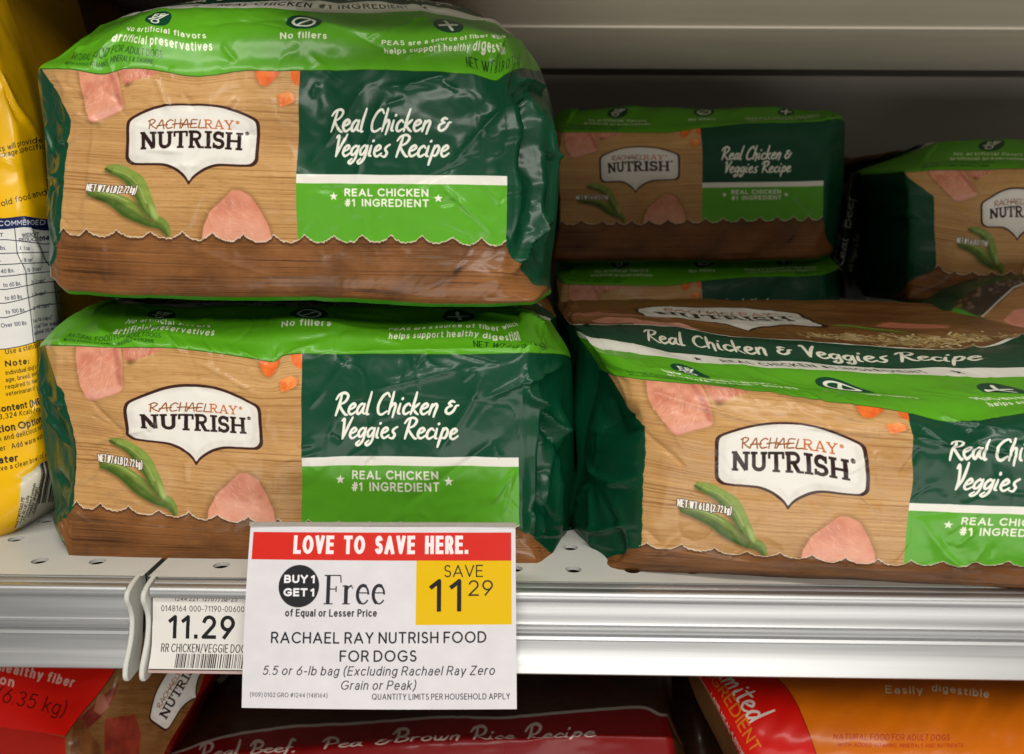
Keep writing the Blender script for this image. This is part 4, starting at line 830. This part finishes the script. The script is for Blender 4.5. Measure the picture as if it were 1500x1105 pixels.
C_cr = [(0, 113, 60, 98, .55, 1.3), (60, 98, 116, 100, .6, 1.0), (104, 101, 170, 88, .7, 1.3), (120, 110, 132, 94, .6, 1.0), (60, 115, 116, 102, .8, .9), (85, 80, 105, 92, .6, .9), (130, 121, 150, 113, 1.2, 1.6), (-36, 68, 0, 60, 1.2, 2.0), (-20, 108, -4, 84, 1.4, -1.8), (-24, 62, -18, 8, 1.4, 1.8), (-14, 58, -4, 8, .9, -2.6), (-24, 30, -4, 44, .8, 2.4), (-36, 40, -24, 58, .9, 2.6), (10, 30, 60, 22, 1.4, .8), (120, 60, 150, 20, 2, 1.0), (200, 215, 256, 190, 1.4, 2.4), (60, 240, 75, 206, 1.2, 1.2), (-34, 84, -6, 88, .8, 1.2), (-10, 60, -2, 20, .7, 1.0), (200, 190, 221, 240, 1.2, 1.6)]

G_ = 'tan and green chicken dog food bags'
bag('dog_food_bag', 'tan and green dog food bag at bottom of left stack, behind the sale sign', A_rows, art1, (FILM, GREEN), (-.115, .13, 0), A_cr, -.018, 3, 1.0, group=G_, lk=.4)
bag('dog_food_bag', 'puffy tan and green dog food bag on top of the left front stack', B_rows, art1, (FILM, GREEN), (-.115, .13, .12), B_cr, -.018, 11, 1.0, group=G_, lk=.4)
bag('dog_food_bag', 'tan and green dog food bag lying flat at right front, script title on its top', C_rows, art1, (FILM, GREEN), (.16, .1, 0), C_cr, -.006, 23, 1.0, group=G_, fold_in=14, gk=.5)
bag('dog_food_bag', 'dim tan and green dog food bag, upper of the rear pair in the middle', E_rows, art1, (FILM_B, GREEN), (.165, .38, .125), [(150, 80, 190, 100, 1.5, 1.2), (185, 62, 215, 36, 1, 1.2)], 0, 31, 2.6, group=G_)
bag('dog_food_bag', 'dim tan and green dog food bag at right rear, dark green side showing', F_rows, art1, (FILM_B, GREEN), (.45, .37, .1), [(5, 90, 45, 60, 1, 1.6), (0, 50, 40, 75, 1, 1.4), (-30, 70, -4, 74, 1, 1.6)], 0, 37, 2.6, group=G_)
D_rows = [(v, [(p if len(p) == 5 else (p[0], *(at(*p[1:4]) - np.array([-.006, 0, .126])), 0)) for p in pts]) for v, pts in E_rows[:-1]]
D_rows += [(330, [(-36, .06, .49, .105, 0), (0, .07, .47, .112, 0), (116, .17, .47, .114, 0), (221, .26, .47, .112, 0), (256, .27, .49, .105, 0)])]
bag('dog_food_bag', 'mostly hidden tan and green dog food bag beneath the rear middle bag', D_rows, art1, (FILM_B, GREEN), (.17, .38, 0), [], 0, 41, 2.6, group=G_)

# ------------------------------------------------------------------ sale sign and price label
def sign_art():
    A = Art(0, 123, 0, 83, 11, 'D9D6DA'); A.a *= (.965 + .05 * fbm((A.h, A.w), (14, 20), 4, 4))[..., None]
    A.poly([(1.6, 68), (121, 67.4), (121, 80.4), (1.6, 80.4)], 'CF2A20')
    A.text('LOVE TO SAVE HERE.', 61, 70.6, 8.4, 'F0E4E6', wt=.2, sp=.22, width=80.5, align='c', space=1.1, butt=True)
    A.poly([(77.6, 38.4), (121, 38.2), (121, 67.4), (77.6, 67.7)], 'DDB400')
    A.poly(circ(24.2, 56, 9.3, 9.6), '26262A')
    A.text('BUY 1', 24.4, 57.4, 3.7, 'EFEBEF', wt=.23, width=14.2, align='c', butt=True, space=.25, sp=.14)
    A.text('GET 1', 24.4, 51.4, 3.7, 'EFEBEF', wt=.23, width=14.2, align='c', butt=True, space=.25, sp=.14)
    A.text('Free', 35.8, 47.9, 13.2, '2A2A30', wt=.13, font=DIDONE, width=28, sp=.08)
    A.text('of Equal or Lesser Price', 39.3, 42.2, 3.5, '2B2B30', wt=.17, width=41.6, align='c', sp=.16)
    A.text('SAVE', 99.1, 60, 5.6, '262418', wt=.1, width=17.8, align='c', sp=.16)
    A.text('11', 83.8, 44.4, 14.8, '222018', wt=.13, sx=.92, sp=.25, butt=True)
    A.text('29', 101.3, 51.4, 7.2, '222018', wt=.1, width=11.2, sp=.2)
    A.text('RACHAEL RAY NUTRISH FOOD', 61, 30, 5.3, '1F1F26', wt=.14, width=97, align='c', space=.34, sp=.2)
    A.text('FOR DOGS', 61, 21.7, 5.3, '1F1F26', wt=.14, width=34.5, align='c', space=.3, sp=.2)
    A.text('5.5 or 6-lb bag (Excluding Rachael Ray Zero', 61, 15.4, 4.3, '2A2A32', wt=.11, slant=.2, width=104, align='c', sp=.2, space=.36)
    A.text('Grain or Peak)', 61, 8.9, 4.3, '2A2A32', wt=.11, slant=.2, width=33.5, align='c', sp=.2, space=.36)
    A.text('(909) 0102 GRO #1244 (148164)', 3.6, 5.2, 2.1, '34343C', wt=.11, width=35, space=.3)
    A.text('QUANTITY LIMITS PER HOUSEHOLD APPLY', 120, 4.4, 2.8, '2A2A32', wt=.12, width=61.5, align='r', space=.32)
    return A
def card(name, TL, TR, BR, BL, art, mat, root, bulge=.0022, th=.0005, n=24):
    s = np.linspace(0, 1, n); V = []; UV = []
    nrm = np.cross(TR - TL, BL - TL); nrm = nrm / np.linalg.norm(nrm)
    if nrm[1] > 0: nrm = -nrm
    base = np.array(root.location)
    for layer in (0, 1):
        for t in s:
            for a in s:
                p = (BL * (1 - a) + BR * a) * (1 - t) + (TL * (1 - a) + TR * a) * t
                p = p + nrm * (bulge * math.sin(math.pi * a) * .6 + bulge * math.sin(math.pi * t) * math.cos(a * 2) - layer * th); V.append(p - base); UV.append((a, t))
    q = n * n; F = grid_faces(n, n); F += [tuple(q + i for i in reversed(f)) for f in grid_faces(n, n)]
    ring = list(range(n)) + [i * n + n - 1 for i in range(1, n)] + [(n - 1) * n + j for j in range(n - 2, -1, -1)] + [i * n for i in range(n - 2, 0, -1)]
    for i in range(len(ring)):
        a, b = ring[i], ring[(i + 1) % len(ring)]; F.append((a, a + q, b + q, b))
    o = mesh_obj(name, V, F, mat, root, UV, smooth=True); o.data.set_sharp_from_angle(angle=math.radians(40)); return o
def paper_mat(name, im, rough=.36, coat=.3):
    m = film_mat(name, im, rough=rough, bump=.05, bscale=500, coat=coat, big=.05); return m
ys_t, ys_b = -.0560, -.0740
TL, TR, BR, BL = at(367, 771, ys_t), at(755, 772, ys_t), at(757, 1039, ys_b), at(354, 1037, ys_b)
sign = empty('sale_sign', tuple((BL + BR) / 2)); tag(sign, 'white shelf sign with red banner and yellow savings square hanging over the rail', 'sale sign')
sa = sign_art(); card('sign_card', TL, TR, BR, BL, sa, paper_mat('sign_print', sa.image('sale_sign_print')), sign)
CLEAR = plain_mat('clear_grey_plastic', '9C958C', .25, vary=.1)
up = (TL - BL) / np.linalg.norm(TL - BL); rt = (TR - TL) / np.linalg.norm(TR - TL); nf = np.cross(rt, up)
def bar(name, p, L, h, t, mat, root, off=0.0):
    b0 = np.array(root.location); V = []
    for k in (-.5, .5):
        for a, c in ((0, 0), (L, 0), (L, h), (0, h)): V.append(p + rt * a + up * c + nf * (k * t + off) - b0)
    return mesh_obj(name, V, [(4, 5, 6, 7), (3, 2, 1, 0), (0, 1, 5, 4), (1, 2, 6, 5), (2, 3, 7, 6), (3, 0, 4, 7)], mat, root)
bar('holder_strip', TL + up * .0001 - rt * .0003, float(np.linalg.norm(TR - TL)) + .0006, .0019, .0016, CLEAR, sign)
bar('hanger_clip', TL * .5 + TR * .5 - up * .03 - rt * .01, .02, .03, .002, CLEAR, sign, -.004)

def label_art():
    A = Art(0, 62, 0, 38, 14, 'DAD6D1')
    for t, x in (('1244', 10.2), ('221', 17.2), ('12/07/22', 23.4), ('11-25', 33.6)): A.text(t, x, 31.6, 2.3, '3A3836', wt=.12, sx=.8)
    A.text('0148164 000-71190-006008', 4.0, 26.6, 2.9, '2A2826', wt=.1, width=41.5, sp=.2, space=.5)
    A.text('11.29', 7.6, 13.9, 11, '1A1A1A', wt=.155, width=31.6, sp=.2, butt=True)
    A.text('RR CHICKEN/VEGGIE DOG 6#', 4.6, 7.6, 3.9, '2A2826', wt=.1, width=45, sp=.2, space=.4)
    rg = random.Random(7); x = 12.2
    while x < 46:
        w = rg.choice([.25, .25, .35, .6, .6]); A.poly([(x, .6), (x + w, .6), (x + w, 7), (x, 7)], '232120'); x += w + rg.choice([.3, .35, .5, .75])
    return A
la = label_art()
lab = empty('price_label', (-.145, -.0563, -.044)); tag(lab, 'white paper price label reading 11.29 tucked in the rail beside the sale sign', 'price label')
prof = [(y, z * .9) for y, z in [(-.0320, -.0086), (-.0330, -.0095), (-.0338, -.0150), (-.0346, -.0206), (-.0356, -.0240), (-.0366, -.0290), (-.0374, -.0330), (-.0396, -.0380), (-.0416, -.0412), (-.0428, -.0434)]]
pp = np.array(prof[::-1]); seg = np.r_[0, np.cumsum(np.hypot(*np.diff(pp, axis=0).T))]; xs_ = np.linspace(XG1 + .0042, XG1 + .0042 + .056, 20)
V = []; UV = []
for layer in (0, 1):
    for i, (y, z) in enumerate(pp):
        for j, x in enumerate(xs_):
            V.append((x + .145, y + .036 + layer * .0003, z + .044)); UV.append((j / 19 * 56 / 62, seg[i] * 1000 / 38))
n = len(pp) * 20; Fg = grid_faces(len(pp), 20); Fg += [tuple(n + k for k in reversed(f)) for f in Fg]
mesh_obj('label_card', V, Fg, paper_mat('label_print', la.image('price_label_print')), lab, UV, True)
o = extrude_profile('clear_cover', [(y, z + .0043) for y, z in [(-.0432, -.0438), (-.0432, -.0452), (-.0380, -.0452), (-.0380, -.0447), (-.0424, -.0447)]], XG1 + .0042, XG1 + .06, plain_mat('pink_tinted_plastic', 'B59A94', .3)); o.parent = lab; o.location = (.145, .036, .044)

# ------------------------------------------------------------------ yellow pouch at the left
def yellow_art():
    A = Art(-330, 130, -1000, 140, 2.6, 'E8B406')
    K = '2A2818'; T = A.text
    n = fbm((A.h, A.w), (18, 8), 5, 3)[..., None]; A.a *= (.94 + .1 * n)
    def L(t, x, py, h, rot, wt=.13, col=K, right=None, **k):
        """line of copy whose last shown letter ends near x=right"""
        T(t, x, -py, h, col, wt=wt, rot=rot, **k)
    L('LifeSource Bits will provide your dog', -76, 238, 8.6, 12, sp=.16, sx=.9); L('see package specifically for', -40, 240, 8.6, 12, sp=.16, sx=.9)
    L('Mix your dog\'s old food and BLUE', -92, 326, 9.2, 14, sp=.16)
    A.poly([(-330, -322), (0, -321), (30, -318), (70, -322), (130, -322), (130, -338), (62, -338), (30, -335), (0, -338), (-330, -345)], '14204E')
    L('RECOMMENDED DAILY FEEDING', -24, 333, 7.5, 2, .16, 'D8D8D8')
    A.poly([(-330, -344), (0, -337), (30, -334), (64, -338), (130, -338), (130, -492), (64, -499), (0, -511), (-330, -540)], 'DAD9D4')
    D = '2A2E40'
    A.stroke([(14, -335), (18, -372), (32, -398), (34, -425), (39, -455), (44, -503)], 1.3, D)
    A.stroke([(50, -348), (58, -360), (66, -378), (76, -395), (80, -430), (86, -500)], 1.3, D)
    for yl, yr in ((352, 358), (372, 370), (388, 385), (405, 399), (424, 414), (444, 430), (465, 447), (511, 498)): A.stroke([(-330, -yl - 20), (0, -yl), (66, -yr), (130, -yr + 8)], 1.2, D)
    L('ADULT WT', -48, 348, 5.6, 0, .16, D); L('WEIGHT', 26, 349, 6, 4, .17, D, sp=.12); L('REDUCTION', 21, 356, 6, 4, .17, D, sp=.12); L('MAINT', 60, 352, 6, 4, .17, D, sp=.12)
    for t, x, y, r in (('10 lbs.', -16, 367, 0), ('to 25 lbs.', -32, 386, 4), ('to 40 lbs.', -14, 402, 6), ('to 60 lbs.', -3, 421, 6), ('to 80 lbs.', -1, 440, 6), ('to 100 lbs.', 0, 460, 7), ('Over 100 lbs.', -6, 480, 7)): L(t, x, y, 6.2, r, .12, D, sx=.72, sp=.14)
    for t, x, y, r in (('½ – 1 cup', 22, 367, 0), ('1 - 1½ cups*', 22, 385, 4), ('1½ - 2¼ cups*', 35, 399, 6), ('2¼ - 3 cups*', 42, 417, 8), ('3 - 3¾ cups*', 43, 436, 9), ('3¾ - 4½ cups*', 45, 455, 10), ('Feed 4½ cups*', 45, 474, 11), ('+ ½ cup* for each', 46, 483, 11), ('additional 20 lbs.', 46, 492, 11)): L(t, x, y, 5.6, r, .11, D, sx=.6, sp=.14)
    L('Use a standard 8-oz. measuring cup', 0, 519, 8, 10, .12, sx=.74); 
    L('Note:', 0, 537, 9, 7, .2)
    for i, t in enumerate(('individual dog\'s requirements may', 'age, breed, environment and', 'required to maintain', 'veterinarian if you')): L(t, 1, 549 + i * 10.2, 6.6, 10, .12, sx=.8, sp=.14)
    L('Content (ME Calculated)', -14, 604, 10, 9, .2, sp=.12, sx=.8); L('3,324 Kcals/cup', -8, 613, 7.6, 10, .13, sx=.8, slant=.12)
    L('Nutrition Options', -42, 638, 11, 10, .2, sp=.12, sx=.85); L('fresh and delicious nutritional way', -26, 648, 8, 12, .12, sx=.72); L('Water – Add warm water and mix to', -24, 662, 8, 12, .12, sx=.72)
    L('Water', -22, 679, 11, 8, .2, sp=.12, sx=.85); L('Give a clean bowl of cool, fresh water', -14, 690, 8, 13, .12, sx=.7)
    A.poly([(24, -698), (79, -672), (140, -650), (140, -742), (84, -745), (56, -772), (20, -772)], 'CFC8B4', soft=.4)
    for x in range(0, 24):
        if x % 4 != 3: A.stroke([(64 + x * 2.1, -680 + x * .8), (55 + x * 2.1, -738 + x * .5)], 1.0 + (x * 7 % 3) * .4, '1E1C18')
    for t, x in (('MAT#17560.PE', 20), ('24# BLUE Life', 29), ('Protection Formula', 38), ('Healthy Weight', 46), ('Adult Dog - Chicken', 54)): L(t, x, 772 - (x - 20) * .55, 6, 76, .16, '33301E', sx=.72, sp=.1)
    return A
ya = yellow_art(); YF = film_mat('yellow_film', ya.image('yellow_pouch_print'), rough=.28, coat=.4); YP = film_mat('plain_yellow_film', col='B88A06')
def yrow(py, xr, yr, yl=.0, pl=-240): return (py, [(0, pl, py + 6, yl + .02), (.45, pl + (xr - pl) * .5, py + 3, yl), (.8, xr - 45, py, yl + .006), (.93, xr - 14, py, yl + .3 * yr), (1, xr, py, yr)])
yrows = [yrow(-130, -30, .075, .05), yrow(-10, 6, .075, .045), yrow(85, 41, .078, .04), yrow(160, 62, .08, .036), yrow(235, 74, .082, .030), yrow(330, 84, .082, .024), yrow(480, 94, .084, .016), yrow(600, 98, .082, .008), yrow(700, 98, .074, .004), (742, [(0, -240, 770, .0), (.5, -70, 770, -.004), (.8, 30, 764, .006), (1, 95, 738, .062)]), (800, [(0, -240, 835, .005), (.5, -90, 822, .0), (.8, 0, 792, .012), (1, 84, 750, .06)])]
y_cr = [(-5, -30, 22, -75, 1.0, 2.0), (0, -42, 12, -62, .9, -2), (2, -215, 28, -195, 1.5, 2.2), (4, -240, 30, -228, 1.3, -2), (10, -108, 22, -132, 1.0, 1.8), (-20, -70, 10, -85, 1.4, 1.4), (6, -120, 20, -190, 2.0, 1.3)]
sheet_bag('yellow_pouch', 'yellow pouch with feeding chart at the left edge, leaning beside the green stack', 'pet food bag', yrows, ya, YF, YP, (-.3, .06, 0), thick=.10, seed=6, amp=1.3, creases=y_cr, nu=110, step=5)
flap = np.array([at(86, 742, .060), at(62, 764, .035), at(30, 790, .018), at(0, 813, .002), at(-120, 880, -.02), at(-120, 800, .03), at(20, 770, .05)])
fb = np.array([-.3, .02, 0]); o = mesh_obj('bottom_seal', np.vstack([flap - fb, flap - fb + (0, .002, .0022)]), [tuple(range(7)), tuple(range(13, 6, -1))] + [(i, (i + 1) % 7, 7 + (i + 1) % 7, 7 + i) for i in range(7)], YF if False else YP)
yp = bpy.data.objects['yellow_pouch']; o.parent = yp; o.location = tuple(fb - np.array(yp.location))
dk = Art(-100, 300, -300, 100, .5, '8A6410')
YB = film_mat('shaded_yellow_film', col='7A560E', rough=.35)  # yellow film, the shadow behind the front bags darkened into its colour
sheet_bag('yellow_pouch', 'darkened yellow pouch standing in shadow behind the yellow pouch and the top left bag', 'pet food bag',
          [(-90, [(0, -160, -90, .3), (.6, 60, -90, .26), (1, 150, -90, .30)]), (80, [(0, -160, 80, .29), (.6, 80, 80, .24), (1, 172, 80, .28)]), (300, [(0, -160, 300, .28), (.6, 80, 300, .22), (1, 190, 300, .26)]), (500, [(0, -160, 490, .28), (.6, 80, 470, .22), (1, 190, 455, .26)])], dk, YB, YB, (-.5, .3, 0), thick=.1, seed=9, amp=2, nu=50, step=8)

# ------------------------------------------------------------------ small things among the rear bags
def black_art():
    A = Art(1190, 1330, -470, -200, 4, '0E120F')
    A.text('Premium Recipe', 1222, -392, 8, '8C8F86', wt=.12, font=SCRIPT, rot=80, sp=.04); A.text('Real Beef', 1234, -396, 13, 'A5A79C', wt=.11, font=SCRIPT, rot=80, sp=.04, width=110)
    A.text('with Veggies & Rice', 1248, -398, 7, '7C7F76', wt=.12, font=SCRIPT, rot=80, sp=.04); return A
ba = black_art(); BF = film_mat('black_film', ba.image('black_pouch_print'), rough=.35); BK = film_mat('plain_black_film', col='10120F', rough=.4)
sheet_bag('black_pouch', 'black pouch with pale script wedged between the two rear bag stacks', 'pet food bag',
          [(235, [(0, 1236, 262, .40), (.5, 1248, 254, .36), (1, 1262, 252, .38)]), (300, [(0, 1225, 300, .38), (.5, 1242, 300, .345), (1, 1258, 300, .36)]), (380, [(0, 1206, 380, .37), (.5, 1234, 380, .34), (1, 1262, 380, .35)]), (440, [(0, 1200, 428, .38), (.5, 1234, 436, .35), (1, 1268, 440, .36)])], ba, BF, BK, (.33, .4, .1), thick=.08, seed=4, nu=60, step=4)
def kib_art():
    A = Art(1360, 1660, -560, -390, 4, '96693C'); n = wood((A.h, A.w), 4, 'A67A48', '8A5E34', '5C3A1C', 12); A.a[:] = n
    A.poly([(1395, -452), (1404, -436), (1450, -408), (1500, -404), (1660, -398), (1660, -420), (1500, -417), (1480, -428), (1464, -444), (1440, -462), (1412, -462)], '2A1E14', soft=1)
    rg = random.Random(2)
    for i in range(150):
        x = rg.uniform(1400, 1640); y = -rg.uniform(404, 460) 
        if y < -418 - max(0, (1480 - x)) * .55 - 4: continue
        A.poly(circ(x, y, rg.uniform(2.8, 4), rg.uniform(2.2, 3.2)), rg.choice(['4A382A', '5E4A3A', '3C2C20', '6A5644']), soft=.4)
    A.stroke([(1660, -418), (1500, -416), (1484, -422), (1462, -442), (1436, -466)], 3.0, 'C9C4B8', .8); A.poly([(1470, -470), (1485, -455), (1520, -447), (1660, -440), (1660, -500), (1500, -488)], 'C98A76', tex=(.6, 20, 3, 'B8735F'), soft=.5)
    A.poly([(1380, -440), (1400, -449), (1450, -470), (1520, -486), (1660, -500), (1660, -560), (1360, -560)], '3F8A1C'); A.stroke([(1396, -449), (1450, -470), (1520, -487), (1660, -501)], 1.2, '22420E'); return A
ka = kib_art(); KF = film_mat('kibble_film', ka.image('kibble_bag_print'), rough=.38)
sheet_bag('dog_food_bag', 'bag corner with dark kibble photo and green edge, at right edge of view', 'pet food bag',
          [(405, [(0, 1404, 440, .215), (.2, 1430, 424, .22), (.45, 1470, 410, .225), (1, 1640, 402, .23)]), (440, [(0, 1398, 450, .20), (.2, 1428, 446, .20), (.45, 1466, 442, .20), (1, 1640, 440, .20)]), (470, [(0, 1390, 462, .185), (.2, 1424, 470, .18), (.45, 1462, 478, .175), (1, 1640, 482, .175)]), (500, [(0, 1388, 474, .19), (.2, 1424, 482, .182), (.45, 1462, 494, .178), (1, 1640, 505, .178)]), (560, [(0, 1425, 560, .20), (.2, 1440, 560, .192), (.45, 1470, 562, .188), (1, 1640, 565, .188)]), (652, [(0, 1430, 650, .205), (.2, 1442, 652, .197), (.45, 1470, 654, .192), (1, 1640, 657, .19)])], ka, KF, GREEN, (.42, .2, .1), thick=.06, seed=8, nu=60, step=2.5, amp=.6, group=None)

# ------------------------------------------------------------------ the row of large bags on the shelf below
def red_art():
    A = Art(-160, 420, -1640, -880, 2.4, '9E6E3C'); A.a[:] = wood((A.h, A.w), .9, '8A6034', '6E4822', '44280F', 15)
    A.poly([(178, -1000), (150, -1018), (128, -1040), (110, -1056), (120, -1075), (150, -1050), (165, -1030)], '5E1A12', tex=(.8, 20, 3, '8A3A26'), soft=.6)
    A.poly([(140, -1014), (152, -1018), (163, -1036), (150, -1046), (138, -1040)], '9A5A44', soft=.8)
    A.poly([(158, -1052), (198, -1046), (204, -1075), (196, -1140), (150, -1160), (156, -1100)], '8E3420', tex=(.7, 16, 4, '6E2416'), soft=.8)
    A.poly([(108, -1056), (122, -1052), (150, -1090), (156, -1160), (118, -1160), (106, -1100)], '7E4A22', tex=(.7, 16, 6, '5A3214'), soft=.8)
    draw_badge(A, 262, -1006, 1.9, rot=58, sqv=.72)
    A.poly([(-160, -880), (250, -880), (168, -980), (95, -1076), (60, -1072), (0, -1064), (-160, -1050)], 'D01408')
    A.poly([(-160, -1052), (0, -1064), (60, -1072), (95, -1078), (97, -1100), (100, -1640), (-160, -1640)], 'A81808')
    A.stroke([(252, -880), (168, -980), (95, -1077)], 1.6, '5A1A0C')
    A.text('to support healthy fiber', -84, -962, 15, 'D8A89C', wt=.2, rot=-14, width=190); A.text('digestion', -62, -984, 15, 'D8A89C', wt=.2, rot=-16, width=86)
    A.text('14 lb (6.35 kg)', -64, -1013, 22, '5A0C08', wt=.09, rot=-13, slant=.12, width=158, sp=.16); return A
ra = red_art(); RFm = film_mat('red_bag_film', ra.image('red_bag_print'), rough=.35); RP = film_mat('plain_red_film', col='A01408')
sheet_bag('dog_food_bag', 'large bag below the rail at far left, red side with net weight, wood print front', 'pet food bag',
          [(900, [(0, -150, 900, .09), (.4, 40, 900, .06), (.75, 200, 900, .06), (1, 320, 900, .12)]), (1000, [(0, -150, 1000, .05), (.4, 30, 1000, .03), (.72, 165, 1000, .03), (1, 296, 1000, .09)]), (1105, [(0, -150, 1110, .02), (.3, 0, 1100, .012), (.55, 97, 1100, .0), (1, 240, 1105, .06)]), (1500, [(0, -150, 1500, .0), (.5, 95, 1500, -.01), (1, 160, 1500, .06)])], ra, RFm, RP, (-.3, .06, -.33), thick=.12, seed=14, nu=90, step=7, pxscale=.3)
def beef_art():
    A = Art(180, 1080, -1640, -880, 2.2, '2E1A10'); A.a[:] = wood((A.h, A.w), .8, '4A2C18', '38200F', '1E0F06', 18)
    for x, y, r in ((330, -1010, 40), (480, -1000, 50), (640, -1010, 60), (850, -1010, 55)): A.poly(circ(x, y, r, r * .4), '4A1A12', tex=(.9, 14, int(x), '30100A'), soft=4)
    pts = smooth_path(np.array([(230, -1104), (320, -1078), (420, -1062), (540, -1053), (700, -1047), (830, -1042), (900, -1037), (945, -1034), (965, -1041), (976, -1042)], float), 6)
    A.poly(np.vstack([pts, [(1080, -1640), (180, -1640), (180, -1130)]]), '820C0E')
    A.stroke(pts, 3.4, 'B8AFA6')
    A.stroke([(976, -1042), (1005, -1105), (1040, -1200)], 2.4, '8A6A4A')
    T = lambda t, x, y, h, w: A.text(t, x, y, h, 'CDBDB2', wt=.15, font=SCRIPT, rot=2.2, slant=.12, sp=.05, width=w)
    T('Real Beef,', 296, -1118, 34, 142); T('Pea &', 478, -1109, 34, 98); T('Brown Rice Recipe', 578, -1098, 34, 308); return A
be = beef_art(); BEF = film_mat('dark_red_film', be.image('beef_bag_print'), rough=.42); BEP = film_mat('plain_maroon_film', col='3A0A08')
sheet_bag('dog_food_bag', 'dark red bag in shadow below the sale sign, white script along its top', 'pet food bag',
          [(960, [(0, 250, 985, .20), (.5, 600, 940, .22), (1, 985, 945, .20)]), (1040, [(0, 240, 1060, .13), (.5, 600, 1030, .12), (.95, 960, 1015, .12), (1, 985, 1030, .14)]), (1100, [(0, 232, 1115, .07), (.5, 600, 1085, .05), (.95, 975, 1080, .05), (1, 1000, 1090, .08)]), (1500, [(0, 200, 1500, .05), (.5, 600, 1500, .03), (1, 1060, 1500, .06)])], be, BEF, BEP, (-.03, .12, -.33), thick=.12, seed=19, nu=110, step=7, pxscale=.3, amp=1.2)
def orange_art():
    A = Art(980, 1700, -1640, -900, 2.4, 'E27404')
    n = fbm((A.h, A.w), (14, 12), 5, 3)[..., None]; A.a *= (.94 + .1 * n)
    A.poly([(980, -900), (1105, -900), (1150, -985), (1206, -1105), (1420, -1640), (980, -1640)], 'DC1206')
    A.stroke([(1105, -900), (1150, -985), (1206, -1105), (1420, -1640)], 1.2, '8E1208')
    A.text('Limited', 1058, -975, 34, 'E8D8CC', wt=.13, font=SCRIPT, rot=-57, sp=.04, slant=.1, width=104)
    A.text('INGREDIENT', 1036, -978, 20, 'E07A20', wt=.15, rot=-57, width=150, sp=.14)
    A.text('LAMB MEAL & BROWN', 1038, -1022, 9.4, 'E2C8BC', wt=.17, rot=-58, width=110, sp=.14); A.text('RICE RECIPE', 1048, -1054, 9.4, 'E2C8BC', wt=.17, rot=-58, width=78, sp=.14)
    A.text('Easily', 1295, -1019, 13.5, 'E6D9C0', wt=.16, width=54, rot=-3); A.text('digestible', 1362, -1017, 13.5, 'E6D9C0', wt=.16, width=84, rot=-6)
    A.text('NATURAL FOOD FOR ADULT DOGS', 1221, -1082, 8.4, 'B83414', wt=.13, width=166); A.text('WITH ADDED VITAMINS, MINERALS AND NUTRIENTS', 1228, -1092, 6, 'B83414', wt=.13, width=180)
    A.stroke([(1020, -985), (1080, -1105), (1200, -1340)], 2.2, 'B8A08A'); A.poly([(980, -900), (1012, -975), (1024, -996), (1090, -1120), (1190, -1340), (980, -1340)], '7A5430')
    return A
oa = orange_art(); OF = film_mat('orange_film', oa.image('orange_bag_print'), rough=.36); OP = film_mat('plain_orange_film', col='8A4A0C')
sheet_bag('dog_food_bag', 'orange bag with a red diagonal band below the rail at bottom right', 'pet food bag',
          [(930, [(0, 1000, 940, .13), (.06, 1030, 935, .10), (.4, 1250, 930, .10), (1, 1640, 930, .11)]), (1000, [(0, 1012, 1000, .09), (.06, 1036, 1000, .05), (.4, 1260, 1000, .04), (1, 1640, 1000, .05)]), (1105, [(0, 1060, 1105, .07), (.06, 1085, 1105, .02), (.4, 1280, 1105, .005), (1, 1650, 1105, .015)]), (1500, [(0, 1200, 1500, .05), (.06, 1225, 1500, .01), (.4, 1400, 1500, .0), (1, 1700, 1500, .0)])], oa, OF, OP, (.22, .06, -.33), thick=.12, seed=29, nu=110, step=7, pxscale=.3, amp=1.3)
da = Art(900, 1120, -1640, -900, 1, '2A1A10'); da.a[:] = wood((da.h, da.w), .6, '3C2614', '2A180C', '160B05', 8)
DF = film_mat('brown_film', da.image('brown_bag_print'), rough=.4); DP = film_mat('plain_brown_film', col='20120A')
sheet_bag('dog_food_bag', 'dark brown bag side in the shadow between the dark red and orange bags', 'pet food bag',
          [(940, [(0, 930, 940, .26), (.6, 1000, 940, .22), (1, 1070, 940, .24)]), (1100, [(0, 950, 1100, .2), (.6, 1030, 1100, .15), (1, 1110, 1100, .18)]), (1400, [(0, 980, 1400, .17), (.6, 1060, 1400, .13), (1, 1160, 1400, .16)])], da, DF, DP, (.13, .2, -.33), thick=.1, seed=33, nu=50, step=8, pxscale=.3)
